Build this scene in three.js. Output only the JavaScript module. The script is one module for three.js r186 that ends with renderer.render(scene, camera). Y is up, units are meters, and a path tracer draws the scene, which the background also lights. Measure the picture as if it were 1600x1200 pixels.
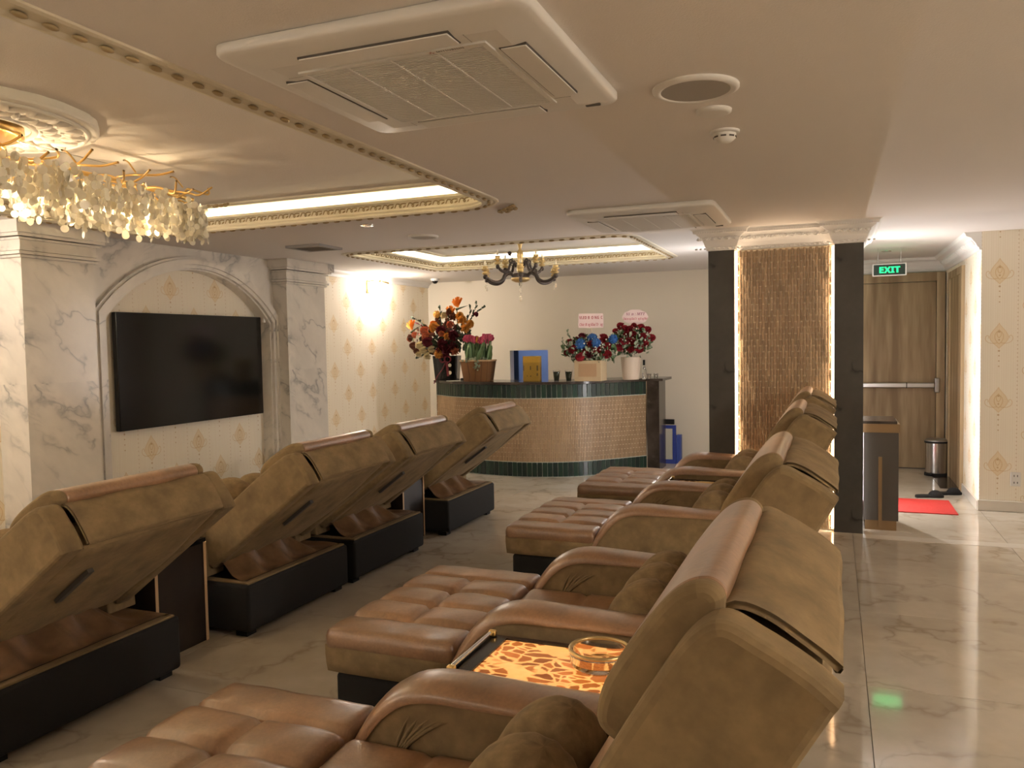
import * as THREE from 'three';
import { RoundedBoxGeometry } from 'three/addons/geometries/RoundedBoxGeometry.js';
import { mergeGeometries } from 'three/addons/utils/BufferGeometryUtils.js';
import { RectAreaLightUniformsLib } from 'three/addons/lights/RectAreaLightUniformsLib.js';

// ---------------------------------------------------------------- camera, exposure, renderer
const scene = new THREE.Scene();
scene.background = new THREE.Color(0x000000);
const EYE = 1.46;
const camera = new THREE.PerspectiveCamera(50.89, 4 / 3, 0.05, 60);
camera.position.set(0, EYE, 0);
camera.rotation.order = 'YXZ';
camera.rotation.set(-0.0492761, 0.380293, -0.0178524);
const renderer = new THREE.WebGLRenderer();
renderer.toneMapping = THREE.LinearToneMapping;
renderer.toneMappingExposure = 1.93;
renderer.shadowMap.enabled = true;
RectAreaLightUniformsLib.init();
// light levels (radiance of the glowing strips, all lamps of the room)
const L = { cove1: 48, cove2: 62, colSide: 150, colRear: 52, colLeft: 95, colLeftRear: 54, colEdge: 8, colFront: 90, sconce: 3.2, table: 1.0, exit: 1.6, kitchen: 8, chand: 0.3 };
const WARM = new THREE.Color().setRGB(1, 0.86, 0.54), WARM2 = new THREE.Color().setRGB(1, 0.92, 0.70), COOL = new THREE.Color().setRGB(1, 0.94, 0.92), PINK = new THREE.Color().setRGB(1, 0.74, 0.5);

// main dimensions (metres)
const H = 2.32, HU = 2.47, XL = -5.2, ZB = -9.95, XR = 3.4, ZF = 2.6;

// ---------------------------------------------------------------- small tools
let seedN = 7;
const rnd = () => { seedN = (seedN * 1664525 + 1013904223) >>> 0; return seedN / 4294967296; };
const rr = (a, b) => a + (b - a) * rnd();
const V3 = (x, y, z) => new THREE.Vector3(x, y, z);
const names = {};
const numbered = (n) => { const k = names[n] = (names[n] ?? -1) + 1; return k ? `${n}_${String(k).padStart(3, '0')}` : n; };
function tag(o, label, category, group, kind) {
  o.userData.label = label; o.userData.category = category;
  if (group) o.userData.group = group;
  if (kind) o.userData.kind = kind;
  return o;
}
function mesh(name, geo, mat, parent) {
  const m = new THREE.Mesh(geo, mat); m.castShadow = m.receiveShadow = true;
  m.name = parent ? name : numbered(name); (parent || scene).add(m); return m;
}
function thing(name, label, category, pos = [0, 0, 0], turn = 0, group, kind) {
  const g = new THREE.Group(); g.name = numbered(name); g.position.set(...pos); g.rotation.y = turn; scene.add(g);
  return tag(g, label, category, group, kind);
}
function place(m, x, y, z, rx = 0, ry = 0, rz = 0) { m.position.set(x, y, z); m.rotation.set(rx, ry, rz); return m; }
const at = (g, x, y, z, rx = 0, ry = 0, rz = 0, s) => {
  const c = g.clone(); const M = new THREE.Matrix4().compose(V3(x, y, z), new THREE.Quaternion().setFromEuler(new THREE.Euler(rx, ry, rz)), s ? (Array.isArray(s) ? V3(...s) : V3(s, s, s)) : V3(1, 1, 1));
  c.applyMatrix4(M); return c;
};
const flat = (g) => (g.index ? g.toNonIndexed() : g);
function clean(g) { g = flat(g); for (const k of Object.keys(g.attributes)) if (!['position', 'normal', 'uv'].includes(k)) g.deleteAttribute(k); g.morphAttributes = {}; return g; }
const merge = (list) => mergeGeometries(list.map(clean), false);
function bx(w, h, d) {   // box, uv in metres
  const g = new THREE.BoxGeometry(w, h, d), u = g.attributes.uv, S = [[d, h], [d, h], [w, d], [w, d], [w, h], [w, h]];
  for (let i = 0; i < u.count; i++) { const s = S[i >> 2]; u.setXY(i, u.getX(i) * s[0], u.getY(i) * s[1]); }
  return g;
}
const boxAt = (x0, x1, y0, y1, z0, z1) => at(bx(x1 - x0, y1 - y0, z1 - z0), (x0 + x1) / 2, (y0 + y1) / 2, (z0 + z1) / 2);
const rbox = (w, h, d, r = 0.01, s = 2) => new RoundedBoxGeometry(w, h, d, s, r);
const cyl = (r0, r1, h, n = 20) => new THREE.CylinderGeometry(r0, r1, h, n);
function tube(pts, r, seg = 20, rad = 6, closed = false) { return new THREE.TubeGeometry(new THREE.CatmullRomCurve3(pts.map((p) => V3(...p)), closed), seg, r, rad, closed); }
function lathe(pts, n = 24) { return new THREE.LatheGeometry(pts.map((p) => new THREE.Vector2(...p)), n); }
// normals shared by coincident vertices, so that seams of the uv do not show
function smooth(g) {
  g.computeVertexNormals();
  const p = g.attributes.position, n = g.attributes.normal, map = new Map();
  const key = (i) => `${Math.round(p.getX(i) * 5e3)},${Math.round(p.getY(i) * 5e3)},${Math.round(p.getZ(i) * 5e3)}`;
  for (let i = 0; i < p.count; i++) { const k = key(i), a = map.get(k) || [0, 0, 0]; a[0] += n.getX(i); a[1] += n.getY(i); a[2] += n.getZ(i); map.set(k, a); }
  for (let i = 0; i < p.count; i++) { const a = map.get(key(i)), l = Math.hypot(...a) || 1; n.setXYZ(i, a[0] / l, a[1] / l, a[2] / l); }
  return g;
}
// upholstered block: rounded box w*h*d on a fine grid, then bent by f(x, y, z, nx, ny, nz) -> [x, y, z]; uv in metres
function soft(w, h, d, r, [sx, sy, sz], f) {
  const g = new THREE.BoxGeometry(w, h, d, sx, sy, sz), p = g.attributes.position, nn = g.attributes.normal, u = g.attributes.uv;
  const a = w / 2 - r, b = h / 2 - r, c = d / 2 - r, cl = (v, m) => Math.max(-m, Math.min(m, v));
  for (let i = 0; i < p.count; i++) {
    const x = p.getX(i), y = p.getY(i), z = p.getZ(i), nx0 = Math.abs(nn.getX(i)), ny0 = Math.abs(nn.getY(i));
    u.setXY(i, u.getX(i) * (nx0 > 0.5 ? d : w), u.getY(i) * (ny0 > 0.5 ? d : h));
    const ix = cl(x, a), iy = cl(y, b), iz = cl(z, c); let dx = x - ix, dy = y - iy, dz = z - iz; const l = Math.hypot(dx, dy, dz) || 1;
    dx /= l; dy /= l; dz /= l;
    let q = [ix + dx * r, iy + dy * r, iz + dz * r];
    if (f) q = f(q[0], q[1], q[2], dx, dy, dz);
    p.setXYZ(i, ...q);
  }
  return smooth(g);
}
// extrude a profile [[x, y] ...] along z by depth, centred, bevelled; uv in metres
function prism(pts, depth, bevel = 0, seg = 2, curve = 6) {
  const s = pts instanceof THREE.Shape ? pts : new THREE.Shape(pts.map((p) => new THREE.Vector2(...p)));
  const g = new THREE.ExtrudeGeometry(s, { depth: depth - 2 * bevel, bevelEnabled: bevel > 0, bevelThickness: bevel, bevelSize: bevel, bevelOffset: -bevel, bevelSegments: seg, curveSegments: curve });
  g.translate(0, 0, -depth / 2 + bevel); return g;
}
// sweep a profile [[out, y] ...] round a closed or open plan path [[x, z] ...]; out = distance to the outside of the path
function sweep(path, profile, closed = true) {
  const n = path.length, m = profile.length, P = [], UV = [], I = []; let run = 0;
  const nor = path.map((p, i) => {
    const a = path[closed ? (i + n - 1) % n : Math.max(0, i - 1)], b = path[closed ? (i + 1) % n : Math.min(n - 1, i + 1)];
    const t1 = [p[0] - a[0], p[1] - a[1]], t2 = [b[0] - p[0], b[1] - p[1]], l1 = Math.hypot(...t1), l2 = Math.hypot(...t2);
    const u = l1 ? [t1[1] / l1, -t1[0] / l1] : null, v = l2 ? [t2[1] / l2, -t2[0] / l2] : null;
    if (!u || !v) return u || v;
    const s = [u[0] + v[0], u[1] + v[1]], k = 2 / Math.max(0.3, s[0] * s[0] + s[1] * s[1]);
    return [s[0] * k, s[1] * k];
  });
  const cnt = closed ? n + 1 : n;
  for (let i = 0; i < cnt; i++) {
    const j = i % n; if (i) run += Math.hypot(path[j][0] - path[(i - 1) % n][0], path[j][1] - path[(i - 1) % n][1]);
    let h = 0;
    for (let k = 0; k < m; k++) {
      if (k) h += Math.hypot(profile[k][0] - profile[k - 1][0], profile[k][1] - profile[k - 1][1]);
      P.push(path[j][0] + nor[j][0] * profile[k][0], profile[k][1], path[j][1] + nor[j][1] * profile[k][0]); UV.push(run, h);
    }
  }
  for (let i = 0; i < cnt - 1; i++) for (let k = 0; k < m - 1; k++) { const a = i * m + k, b = a + m; I.push(a, b, a + 1, b, b + 1, a + 1); }
  const g = new THREE.BufferGeometry(); g.setAttribute('position', new THREE.Float32BufferAttribute(P, 3)); g.setAttribute('uv', new THREE.Float32BufferAttribute(UV, 2)); g.setIndex(I);
  const f = flat(g); f.computeVertexNormals(); return f;
}
function loft(rings) {   // skin between closed plan paths with equal point counts: [[path, y] ...]
  const n = rings[0][0].length, P = [], U = [], I = [];
  rings.forEach(([path, y], j) => { for (let i = 0; i <= n; i++) { const p = path[i % n]; P.push(p[0], y, p[1]); U.push(i / n, j * 0.1); } });
  for (let j = 0; j < rings.length - 1; j++) for (let i = 0; i < n; i++) { const a = j * (n + 1) + i, b = a + n + 1; I.push(a, a + 1, b, b, a + 1, b + 1); }
  const g = new THREE.BufferGeometry(); g.setAttribute('position', new THREE.Float32BufferAttribute(P, 3)); g.setAttribute('uv', new THREE.Float32BufferAttribute(U, 2)); g.setIndex(I); g.computeVertexNormals(); return g;
}
function roundRect(x0, x1, z0, z1, r, n = 7) {   // wound so that "out" points outwards
  const out = [], c = [[x1 - r, z1 - r, 0], [x0 + r, z1 - r, 1], [x0 + r, z0 + r, 2], [x1 - r, z0 + r, 3]];
  for (const [cx, cz, q] of c) for (let i = 0; i <= n; i++) { const a = (q + i / n) * Math.PI / 2; out.push([cx + r * Math.cos(a), cz + r * Math.sin(a)]); }
  return out;
}
function along(path, step, closed = true) {   // evenly spaced [x, z, angle] on a plan path
  const out = []; let left = step / 2; const n = path.length;
  for (let i = 0; i < (closed ? n : n - 1); i++) {
    const a = path[i], b = path[(i + 1) % n], l = Math.hypot(b[0] - a[0], b[1] - a[1]); let d = left;
    while (d < l) { const t = d / l; out.push([a[0] + (b[0] - a[0]) * t, a[1] + (b[1] - a[1]) * t, Math.atan2(-(b[1] - a[1]), b[0] - a[0])]); d += step; }
    left = d - l;
  }
  return out;
}
function stuff(o) { o.userData.kind = 'stuff'; return o; }
function areaLight(color, intensity, w, h, pos, target) {
  const l = new THREE.RectAreaLight(color, intensity, w, h); l.position.set(...pos); l.lookAt(...target); l.name = 'area_light'; scene.add(l); return l;
}
function pointLight(color, cd, pos, size = 1) {
  const l = new THREE.PointLight(color, cd); l.position.set(...pos); l.castShadow = true; l.shadow.radius = size; l.name = 'point_light'; scene.add(l); return l;
}

// ---------------------------------------------------------------- textures (what surfaces are made of)
function field(size, freq, oct, seed, gain = 0.5) {   // tileable fractal noise 0..1
  let s = seed * 7919 + 13; const rn = () => { s = (s * 1664525 + 1013904223) >>> 0; return s / 4294967296; };
  const out = new Float32Array(size * size); let amp = 1, tot = 0;
  for (let o = 0; o < oct; o++) {
    const f = freq << o, lat = new Float32Array(f * f).map(rn);
    for (let y = 0; y < size; y++) {
      const fy = y / size * f, y0 = Math.floor(fy), ty = fy - y0, sy = ty * ty * (3 - 2 * ty), r0 = (y0 % f) * f, r1 = ((y0 + 1) % f) * f;
      for (let x = 0; x < size; x++) {
        const fx = x / size * f, x0 = Math.floor(fx), tx = fx - x0, sx = tx * tx * (3 - 2 * tx), a = x0 % f, b = (x0 + 1) % f;
        out[y * size + x] += amp * ((lat[r0 + a] * (1 - sx) + lat[r0 + b] * sx) * (1 - sy) + (lat[r1 + a] * (1 - sx) + lat[r1 + b] * sx) * sy);
      }
    }
    tot += amp; amp *= gain;
  }
  for (let i = 0; i < out.length; i++) out[i] /= tot;
  return out;
}
function dataTex(size, fn, srgb = true, h = size) {
  const d = new Uint8Array(size * h * 4);
  for (let y = 0; y < h; y++) for (let x = 0; x < size; x++) { const c = fn(x, y), i = (y * size + x) * 4; d[i] = Math.max(0, Math.min(255, c[0])); d[i + 1] = Math.max(0, Math.min(255, c[1])); d[i + 2] = Math.max(0, Math.min(255, c[2])); d[i + 3] = 255; }
  const t = new THREE.DataTexture(d, size, h); t.wrapS = t.wrapT = THREE.RepeatWrapping; t.magFilter = THREE.LinearFilter; t.minFilter = THREE.LinearMipmapLinearFilter; t.generateMipmaps = true;
  if (srgb) t.colorSpace = THREE.SRGBColorSpace; t.needsUpdate = true; return t;
}
const rep = (t, u, v = u) => { const c = t.clone(); c.repeat.set(u, v); c.needsUpdate = true; return c; };
const mix3 = (a, b, t) => [a[0] + (b[0] - a[0]) * t, a[1] + (b[1] - a[1]) * t, a[2] + (b[2] - a[2]) * t];
function veins(size, seed, warp, freq, sharp) {   // thin wandering lines 0..1, tileable
  const A = field(size, freq, 5, seed), B = field(size, freq * 2, 4, seed + 1), C = field(size, freq * 2, 4, seed + 2), out = new Float32Array(size * size);
  for (let y = 0; y < size; y++) for (let x = 0; x < size; x++) {
    const i = y * size + x, wx = (x + Math.round((B[i] - 0.5) * warp * size) + 4 * size) % size, wy = (y + Math.round((C[i] - 0.5) * warp * size) + 4 * size) % size;
    out[i] = Math.pow(Math.max(0, 1 - Math.abs(A[wy * size + wx] - 0.5) * 2), sharp);
  }
  return out;
}
function marble(size, seed, base, cloud, vein, freq, sharp, strength, stretch = false) {
  const v = veins(size, seed, 0.16, freq, sharp), c = field(size, freq, 5, seed + 9), k = field(size, freq, 3, seed + 17), g = field(size, 32, 3, seed + 23);
  return dataTex(size, (x, y) => {
    const xx = stretch ? (x + Math.floor(y / 2)) % size : x, i = y * size + xx, m = Math.max(0, Math.min(1, (k[i] - 0.42) * 4));
    const b = mix3(base, cloud, Math.max(0, Math.min(1, (c[i] - 0.35) * 2.2)));
    return mix3(b, vein, v[i] * strength * m).map((q) => q + (g[i] - 0.5) * 7);
  });
}
function canvasTex(w, h, draw, srgb = true) {
  const c = document.createElement('canvas'); c.width = w; c.height = h; draw(c.getContext('2d'), w, h);
  const t = new THREE.CanvasTexture(c); t.wrapS = t.wrapT = THREE.RepeatWrapping; if (srgb) t.colorSpace = THREE.SRGBColorSpace; return t;
}
const T = {};
T.white = marble(1024, 3, [224, 218, 208], [208, 203, 195], [138, 137, 136], 4, 20, 0.8, true);
T.floor = marble(1024, 11, [203, 193, 176], [188, 177, 159], [138, 125, 106], 4, 18, 0.5);
T.dark = marble(512, 21, [62, 60, 55], [78, 75, 69], [8, 7, 6], 3, 34, 1.6);
T.counter = marble(512, 31, [50, 42, 36], [78, 68, 60], [196, 188, 176], 4, 14, 0.8);
{ const a = field(512, 4, 5, 41), b = field(512, 64, 2, 42);
  T.leatherTone = dataTex(512, (x, y) => { const v = 0.84 + (a[y * 512 + x] - 0.5) * 0.34 + (b[y * 512 + x] - 0.5) * 0.12; return [255 * v, 252 * v, 246 * v]; });
  const c = field(512, 8, 5, 43, 0.62); T.leatherBump = dataTex(512, (x, y) => { const v = c[y * 512 + x] * 255; return [v, v, v]; }, false);
  const r = field(512, 6, 5, 47, 0.6); T.leatherRough = dataTex(512, (x, y) => { const v = 120 + (r[y * 512 + x] - 0.5) * 190; return [v, v, v]; }, false);
  const d = field(512, 5, 6, 44, 0.6); T.suede = dataTex(512, (x, y) => { const v = 0.82 + (d[y * 512 + x] - 0.5) * 0.4; return [255 * v, 253 * v, 248 * v]; });
  const e = field(256, 64, 2, 45); T.fine = dataTex(256, (x, y) => { const v = e[y * 256 + x] * 255; return [v, v, v]; }, false);
  const w2 = field(512, 32, 4, 52), streak = (fx, fy, x, y, seed) => { let v = 0, am = 1, tt = 0; for (let o = 0; o < 4; o++) { const f = fx << o, g = fy << o, px = x / 512 * f, py = y / 512 * g, x0 = Math.floor(px), y0 = Math.floor(py), tx = px - x0, ty = py - y0, hsh = (i, j) => { const q = Math.sin(((i % f) * 127.1 + (j % g) * 311.7 + seed + o * 17) * 1.0) * 43758.5453; return q - Math.floor(q); }, sx = tx * tx * (3 - 2 * tx), sy = ty * ty * (3 - 2 * ty); v += am * ((hsh(x0, y0) * (1 - sx) + hsh(x0 + 1, y0) * sx) * (1 - sy) + (hsh(x0, y0 + 1) * (1 - sx) + hsh(x0 + 1, y0 + 1) * sx) * sy); tt += am; am *= 0.6; } return v / tt; };
  T.wood = dataTex(512, (x, y) => mix3([190, 168, 132], [134, 110, 78], Math.max(0, Math.min(1, (streak(10, 1, x, y, 3) - 0.25) * 1.9))));
  T.woodDark = dataTex(256, (x, y) => { const s = w2[(((y >> 4) * 5) % 512) * 512 + x]; return mix3([40, 28, 20], [22, 15, 11], s); });
}
// wallpaper: cream paper, ogee ornaments printed in staggered rows, thin lines and dots between; one repeat = 0.53 m
function motif(g, cx, cy, s) {
  g.save(); g.translate(cx, cy); g.scale(s, s);
  const body = () => { g.beginPath(); g.moveTo(0, -62); g.bezierCurveTo(10, -40, 34, -24, 40, 4); g.bezierCurveTo(42, 26, 18, 40, 0, 62); g.bezierCurveTo(-18, 40, -42, 26, -40, 4); g.bezierCurveTo(-34, -24, -10, -40, 0, -62); g.closePath(); };
  body(); g.fillStyle = 'rgba(216,184,128,0.34)'; g.fill(); g.lineWidth = 3; g.strokeStyle = 'rgba(200,160,100,0.35)'; g.stroke();
  g.strokeStyle = 'rgba(190,148,86,0.40)'; g.lineWidth = 3;
  for (const d of [-1, 1]) {
    g.beginPath(); g.moveTo(d * 8, 34); g.bezierCurveTo(d * 44, 44, d * 66, 24, d * 56, 2); g.bezierCurveTo(d * 50, -8, d * 40, 2, d * 46, 12); g.stroke();
    g.beginPath(); g.moveTo(0, 40); g.bezierCurveTo(d * 22, 20, d * 24, -4, d * 8, -22); g.stroke();
    g.beginPath(); g.moveTo(0, 10); g.bezierCurveTo(d * 12, 0, d * 12, -16, 0, -30); g.stroke();
  }
  g.fillStyle = 'rgba(170,130,80,0.5)'; g.beginPath(); g.arc(0, -20, 5, 0, 7); g.fill(); g.beginPath(); g.arc(0, 20, 4, 0, 7); g.fill(); g.beginPath(); g.arc(0, 74, 5, 0, 7); g.fill();
  for (let k = 0; k < 3; k++) { g.beginPath(); g.arc(0, 98 + k * 26, 3.4, 0, 7); g.fill(); }
  g.restore();
}
T.paper = canvasTex(512, 512, (g, w, h) => {
  g.fillStyle = '#ebe2cf'; g.fillRect(0, 0, w, h);
  for (let i = 0; i < 64; i++) { g.fillStyle = `rgba(${i % 2 ? '255,250,238' : '214,196,164'},${0.10 + 0.12 * ((i * 37) % 10) / 10})`; g.fillRect(i * 8 + ((i * 13) % 5), 0, 2 + (i % 3), h); }
  for (const [x, y] of [[128, 128], [384, 384]]) for (const dx of [-512, 0, 512]) for (const dy of [-512, 0, 512]) motif(g, x + dx, y + dy, 1.62);
  g.fillStyle = 'rgba(170,135,90,0.35)'; for (const x of [0, 256, 512]) for (let y = 10; y < 512; y += 32) { g.beginPath(); g.ellipse(x, y, 4, 6, 0, 0, 7); g.fill(); }
});
T.paper.repeat.set(1 / 0.53, 1 / 0.53);
T.wicker = canvasTex(256, 256, (g) => { g.fillStyle = '#6b4726'; g.fillRect(0, 0, 256, 256); for (let y = 0; y < 32; y++) for (let x = 0; x < 16; x++) { g.fillStyle = (x + y) % 2 ? '#9a6c3c' : '#8a5d31'; g.fillRect(x * 16 + 1, y * 8 + 1, 14, 6); } });
{ // broken brown stone slices set in pale resin
  const pts = []; for (let i = 0; i < 150; i++) pts.push([rr(0, 512), rr(0, 256), rnd()]);
  const nz = field(512, 16, 4, 61);
  const cell = (x, y) => { let a = 1e9, b = 1e9, id = 0; x += (nz[(y % 512) * 512 + x] - 0.5) * 36; for (const p of pts) { let dx = Math.abs(p[0] - x), dy = Math.abs(p[1] - y); dx = Math.min(dx, 512 - dx); dy = Math.min(dy, 256 - dy); const d = Math.hypot(dx * 0.75, dy); if (d < a) { b = a; a = d; id = p[2]; } else if (d < b) b = d; } return [b - a, id]; };
  T.onyx = dataTex(512, (x, y) => { const [e, id] = cell(x, y), t = Math.max(0, Math.min(1, (e - 2 - id * 3) / 4)); return mix3([255, 212, 150], mix3([206, 130, 70], [140, 86, 44], id), t).map((v) => v + (nz[y * 512 + x] - 0.5) * 40); }, true, 256);
}

// ---------------------------------------------------------------- materials
const S = (o) => new THREE.MeshStandardMaterial(o), Pm = (o) => new THREE.MeshPhysicalMaterial(o);
const lin = (r, g, b) => new THREE.Color().setRGB(r, g, b);
const M = {
  ceil: S({ color: lin(0.74, 0.70, 0.66), roughness: 0.9, bumpMap: rep(T.fine, 4), bumpScale: 0.0006 }),
  trim: S({ color: lin(0.80, 0.78, 0.75), roughness: 0.6 }),
  wall: S({ color: lin(0.74, 0.68, 0.57), roughness: 0.85 }),
  paper: S({ map: T.paper, roughness: 0.75 }),
  white: Pm({ map: rep(T.white, 0.8), roughness: 0.22 }),
  floor: Pm({ map: rep(T.floor, 0.7), roughness: 0.07, specularIntensity: 1 }),
  grout: S({ color: lin(0.25, 0.22, 0.18), roughness: 0.8 }),
  pale: Pm({ color: lin(0.66, 0.61, 0.53), roughness: 0.12 }),
  darkStone: Pm({ map: rep(T.dark, 0.9), roughness: 0.38 }),
  counterStone: Pm({ map: rep(T.counter, 1.2), roughness: 0.15 }),
  leather: Pm({ color: lin(0.43, 0.24, 0.13), map: rep(T.leatherTone, 2.2), roughness: 0.42, bumpMap: rep(T.leatherBump, 4), bumpScale: 0.0014, clearcoat: 1, clearcoatRoughness: 0.33 }),
  suede: Pm({ color: lin(0.32, 0.226, 0.115), map: rep(T.suede, 2.5), roughness: 0.95, bumpMap: rep(T.suede, 8), bumpScale: 0.0012, sheen: 0.35, sheenRoughness: 0.6, sheenColor: lin(0.5, 0.38, 0.22) }),
  lining: Pm({ color: lin(0.25, 0.145, 0.075), map: rep(T.suede, 2), roughness: 0.42 }),
  black: S({ color: lin(0.0065, 0.006, 0.0056), roughness: 0.85, bumpMap: rep(T.fine, 14), bumpScale: 0.0008 }),
  blackGloss: Pm({ color: lin(0.008, 0.008, 0.009), roughness: 0.14 }),
  screen: Pm({ color: lin(0.006, 0.006, 0.006), roughness: 0.12 }),
  plastic: S({ color: lin(0.70, 0.68, 0.64), roughness: 0.45 }),
  slot: S({ color: lin(0.07, 0.06, 0.05), roughness: 0.7 }),
  grille: S({ color: lin(0.36, 0.34, 0.31), roughness: 0.6 }),
  grey: S({ color: lin(0.30, 0.28, 0.26), roughness: 0.6 }),
  gold: S({ color: lin(0.80, 0.55, 0.22), metalness: 1, roughness: 0.28 }),
  brass: S({ color: lin(0.62, 0.46, 0.22), metalness: 0.75, roughness: 0.38 }),
  goldPaint: S({ color: lin(0.40, 0.30, 0.16), metalness: 0.25, roughness: 0.5 }),
  cream: S({ color: lin(0.72, 0.66, 0.52), roughness: 0.55 }),
  bronze: S({ color: lin(0.07, 0.055, 0.05), metalness: 0.5, roughness: 0.4 }),
  chrome: S({ color: lin(0.8, 0.8, 0.8), metalness: 1, roughness: 0.12 }),
  steel: S({ color: lin(0.52, 0.51, 0.5), metalness: 1, roughness: 0.3 }),
  bronzeSteel: S({ color: lin(0.30, 0.20, 0.11), metalness: 0.85, roughness: 0.4 }),
  smoked: Pm({ color: lin(0.10, 0.09, 0.08), metalness: 0.5, roughness: 0.32 }),
  wood: S({ map: rep(T.wood, 1), roughness: 0.5 }),
  woodDark: S({ map: rep(T.woodDark, 1), roughness: 0.45 }),
  edge: S({ color: lin(0.52, 0.34, 0.19), roughness: 0.6 }),
  mosaic: [[0.35, 0.235, 0.132], [0.39, 0.262, 0.15], [0.32, 0.21, 0.116]].map((c) => Pm({ color: lin(...c), roughness: 0.42 })),
  mosaicGrout: S({ color: lin(0.74, 0.6, 0.42), roughness: 0.8 }),
  stick: [[0.36, 0.25, 0.15], [0.31, 0.215, 0.128], [0.41, 0.285, 0.172]].map((c) => Pm({ color: lin(...c), roughness: 0.24 })),
  stickGrout: S({ color: lin(0.85, 0.74, 0.56), roughness: 0.8 }),
  green: [[0.010, 0.030, 0.022], [0.008, 0.022, 0.018], [0.014, 0.040, 0.026]].map((c) => Pm({ color: lin(...c), roughness: 0.24 })),
  greenGrout: S({ color: lin(0.5, 0.54, 0.48), roughness: 0.8 }),
  glass: Pm({ color: 0xffffff, transmission: 1, roughness: 0.02, thickness: 0.01, ior: 1.5 }),
  capiz: Pm({ color: lin(0.86, 0.83, 0.74), roughness: 0.18, transmission: 0.45, thickness: 0 }),
  crystal: Pm({ color: lin(1, 0.97, 0.9), roughness: 0.02, transmission: 0.75, thickness: 0 }),
  red: S({ color: lin(0.62, 0.035, 0.025), roughness: 0.9, bumpMap: rep(T.fine, 20), bumpScale: 0.002 }),
  led: S({ color: 0x000000, emissive: WARM, emissiveIntensity: 2 }),
  led2: S({ color: 0x000000, emissive: WARM2, emissiveIntensity: 2 }),
  ledCool: S({ color: 0x000000, emissive: COOL, emissiveIntensity: 2 }),
  ledFront: S({ color: 0x000000, emissive: PINK, emissiveIntensity: 2.2 }),
};
// ---------------------------------------------------------------- the shell of the room
const structure = (name, geo, mat, label, category) => tag(mesh(name, geo, mat), label, category, null, 'structure');
{ // floor: polished marble tiles 1 m with fine joints
  const f = structure('floor', boxAt(XL - 0.2, XR + 0.2, -0.12, -0.012, ZB - 2.2, ZF + 0.2), M.grout, 'polished cream marble tile floor', 'floor');
  const t = 1.005, g = 0.0026, variants = [];
  for (let k = 0; k < 6; k++) { const b = bx(t - g, 0.012, t - g), u = b.attributes.uv; for (let i = 0; i < u.count; i++) { const x = u.getX(i), y = u.getY(i); u.setXY(i, (k % 2 ? y : x) + k * 0.37, (k % 2 ? x : y) + k * 0.61); } variants.push(b); }
  let n = 0;
  for (let ix = -6; ix < 4; ix++) for (let iz = 7; iz > -7; iz--) {
    const x = 0.13 + ix * t + t / 2, z = -3.635 + iz * t - t / 2;
    if (x - t / 2 > XR || z - t / 2 > ZF || z + t / 2 < ZB - 0.1) continue;
    n++; mesh('tile', variants[(n * 5 + ix * ix) % 6], M.floor, f).position.set(x, -0.006, z);
  }
  structure('trim', boxAt(0.2, XR, -0.004, 0.0015, -6.49, -6.36), M.pale, 'pale floor strip painted for a band of light beside the mosaic column', 'threshold');  // pale strip stands in for the bright band of light across the floor
}
const TRAY1 = roundRect(-4.75, -1.93, -4.65, -0.05, 0.26), TRAY2 = roundRect(-4.2, -1.55, -8.35, -6.4, 0.14);
const grow = (path, d) => { const n = path.length; return path.map((p, i) => { const a = path[(i + n - 1) % n], b = path[(i + 1) % n], t = [b[0] - a[0], b[1] - a[1]], l = Math.hypot(...t); return [p[0] + t[1] / l * d, p[1] - t[0] / l * d]; }); };
const T1 = { x0: -4.75, x1: -1.93, z0: -4.65, z1: -0.05, r: 0.26 }, T2 = { x0: -4.2, x1: -1.55, z0: -8.35, z1: -6.4, r: 0.14 };
const rrect = (t, d) => roundRect(t.x0 - d, t.x1 + d, t.z0 - d, t.z1 + d, Math.max(0.02, t.r + d));
function slab(y0, y1, holes, x0 = XL - 0.2, x1 = XR + 0.2, z0 = ZB - 2.2, z1 = ZF + 0.2) {
  const s = new THREE.Shape([[x0, -z0], [x1, -z0], [x1, -z1], [x0, -z1]].map((p) => new THREE.Vector2(...p)));
  for (const h of holes) s.holes.push(new THREE.Path(h.map((p) => new THREE.Vector2(p[0], -p[1]))));
  const g = new THREE.ExtrudeGeometry(s, { depth: y1 - y0, bevelEnabled: false }); g.rotateX(-Math.PI / 2); g.translate(0, y0, 0); return g;
}
{ // ceiling: dropped slab with two openings, a recess above it, and the raised ceiling
  structure('ceiling', merge([slab(H, H + 0.08, [rrect(T1, 0), rrect(T2, 0)]), slab(H + 0.08, HU, [rrect(T1, 0.2), rrect(T2, 0.2)]), slab(HU, HU + 0.15, [])]), M.ceil, 'smooth painted dropped ceiling with two recessed trays', 'ceiling');
}
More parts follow.
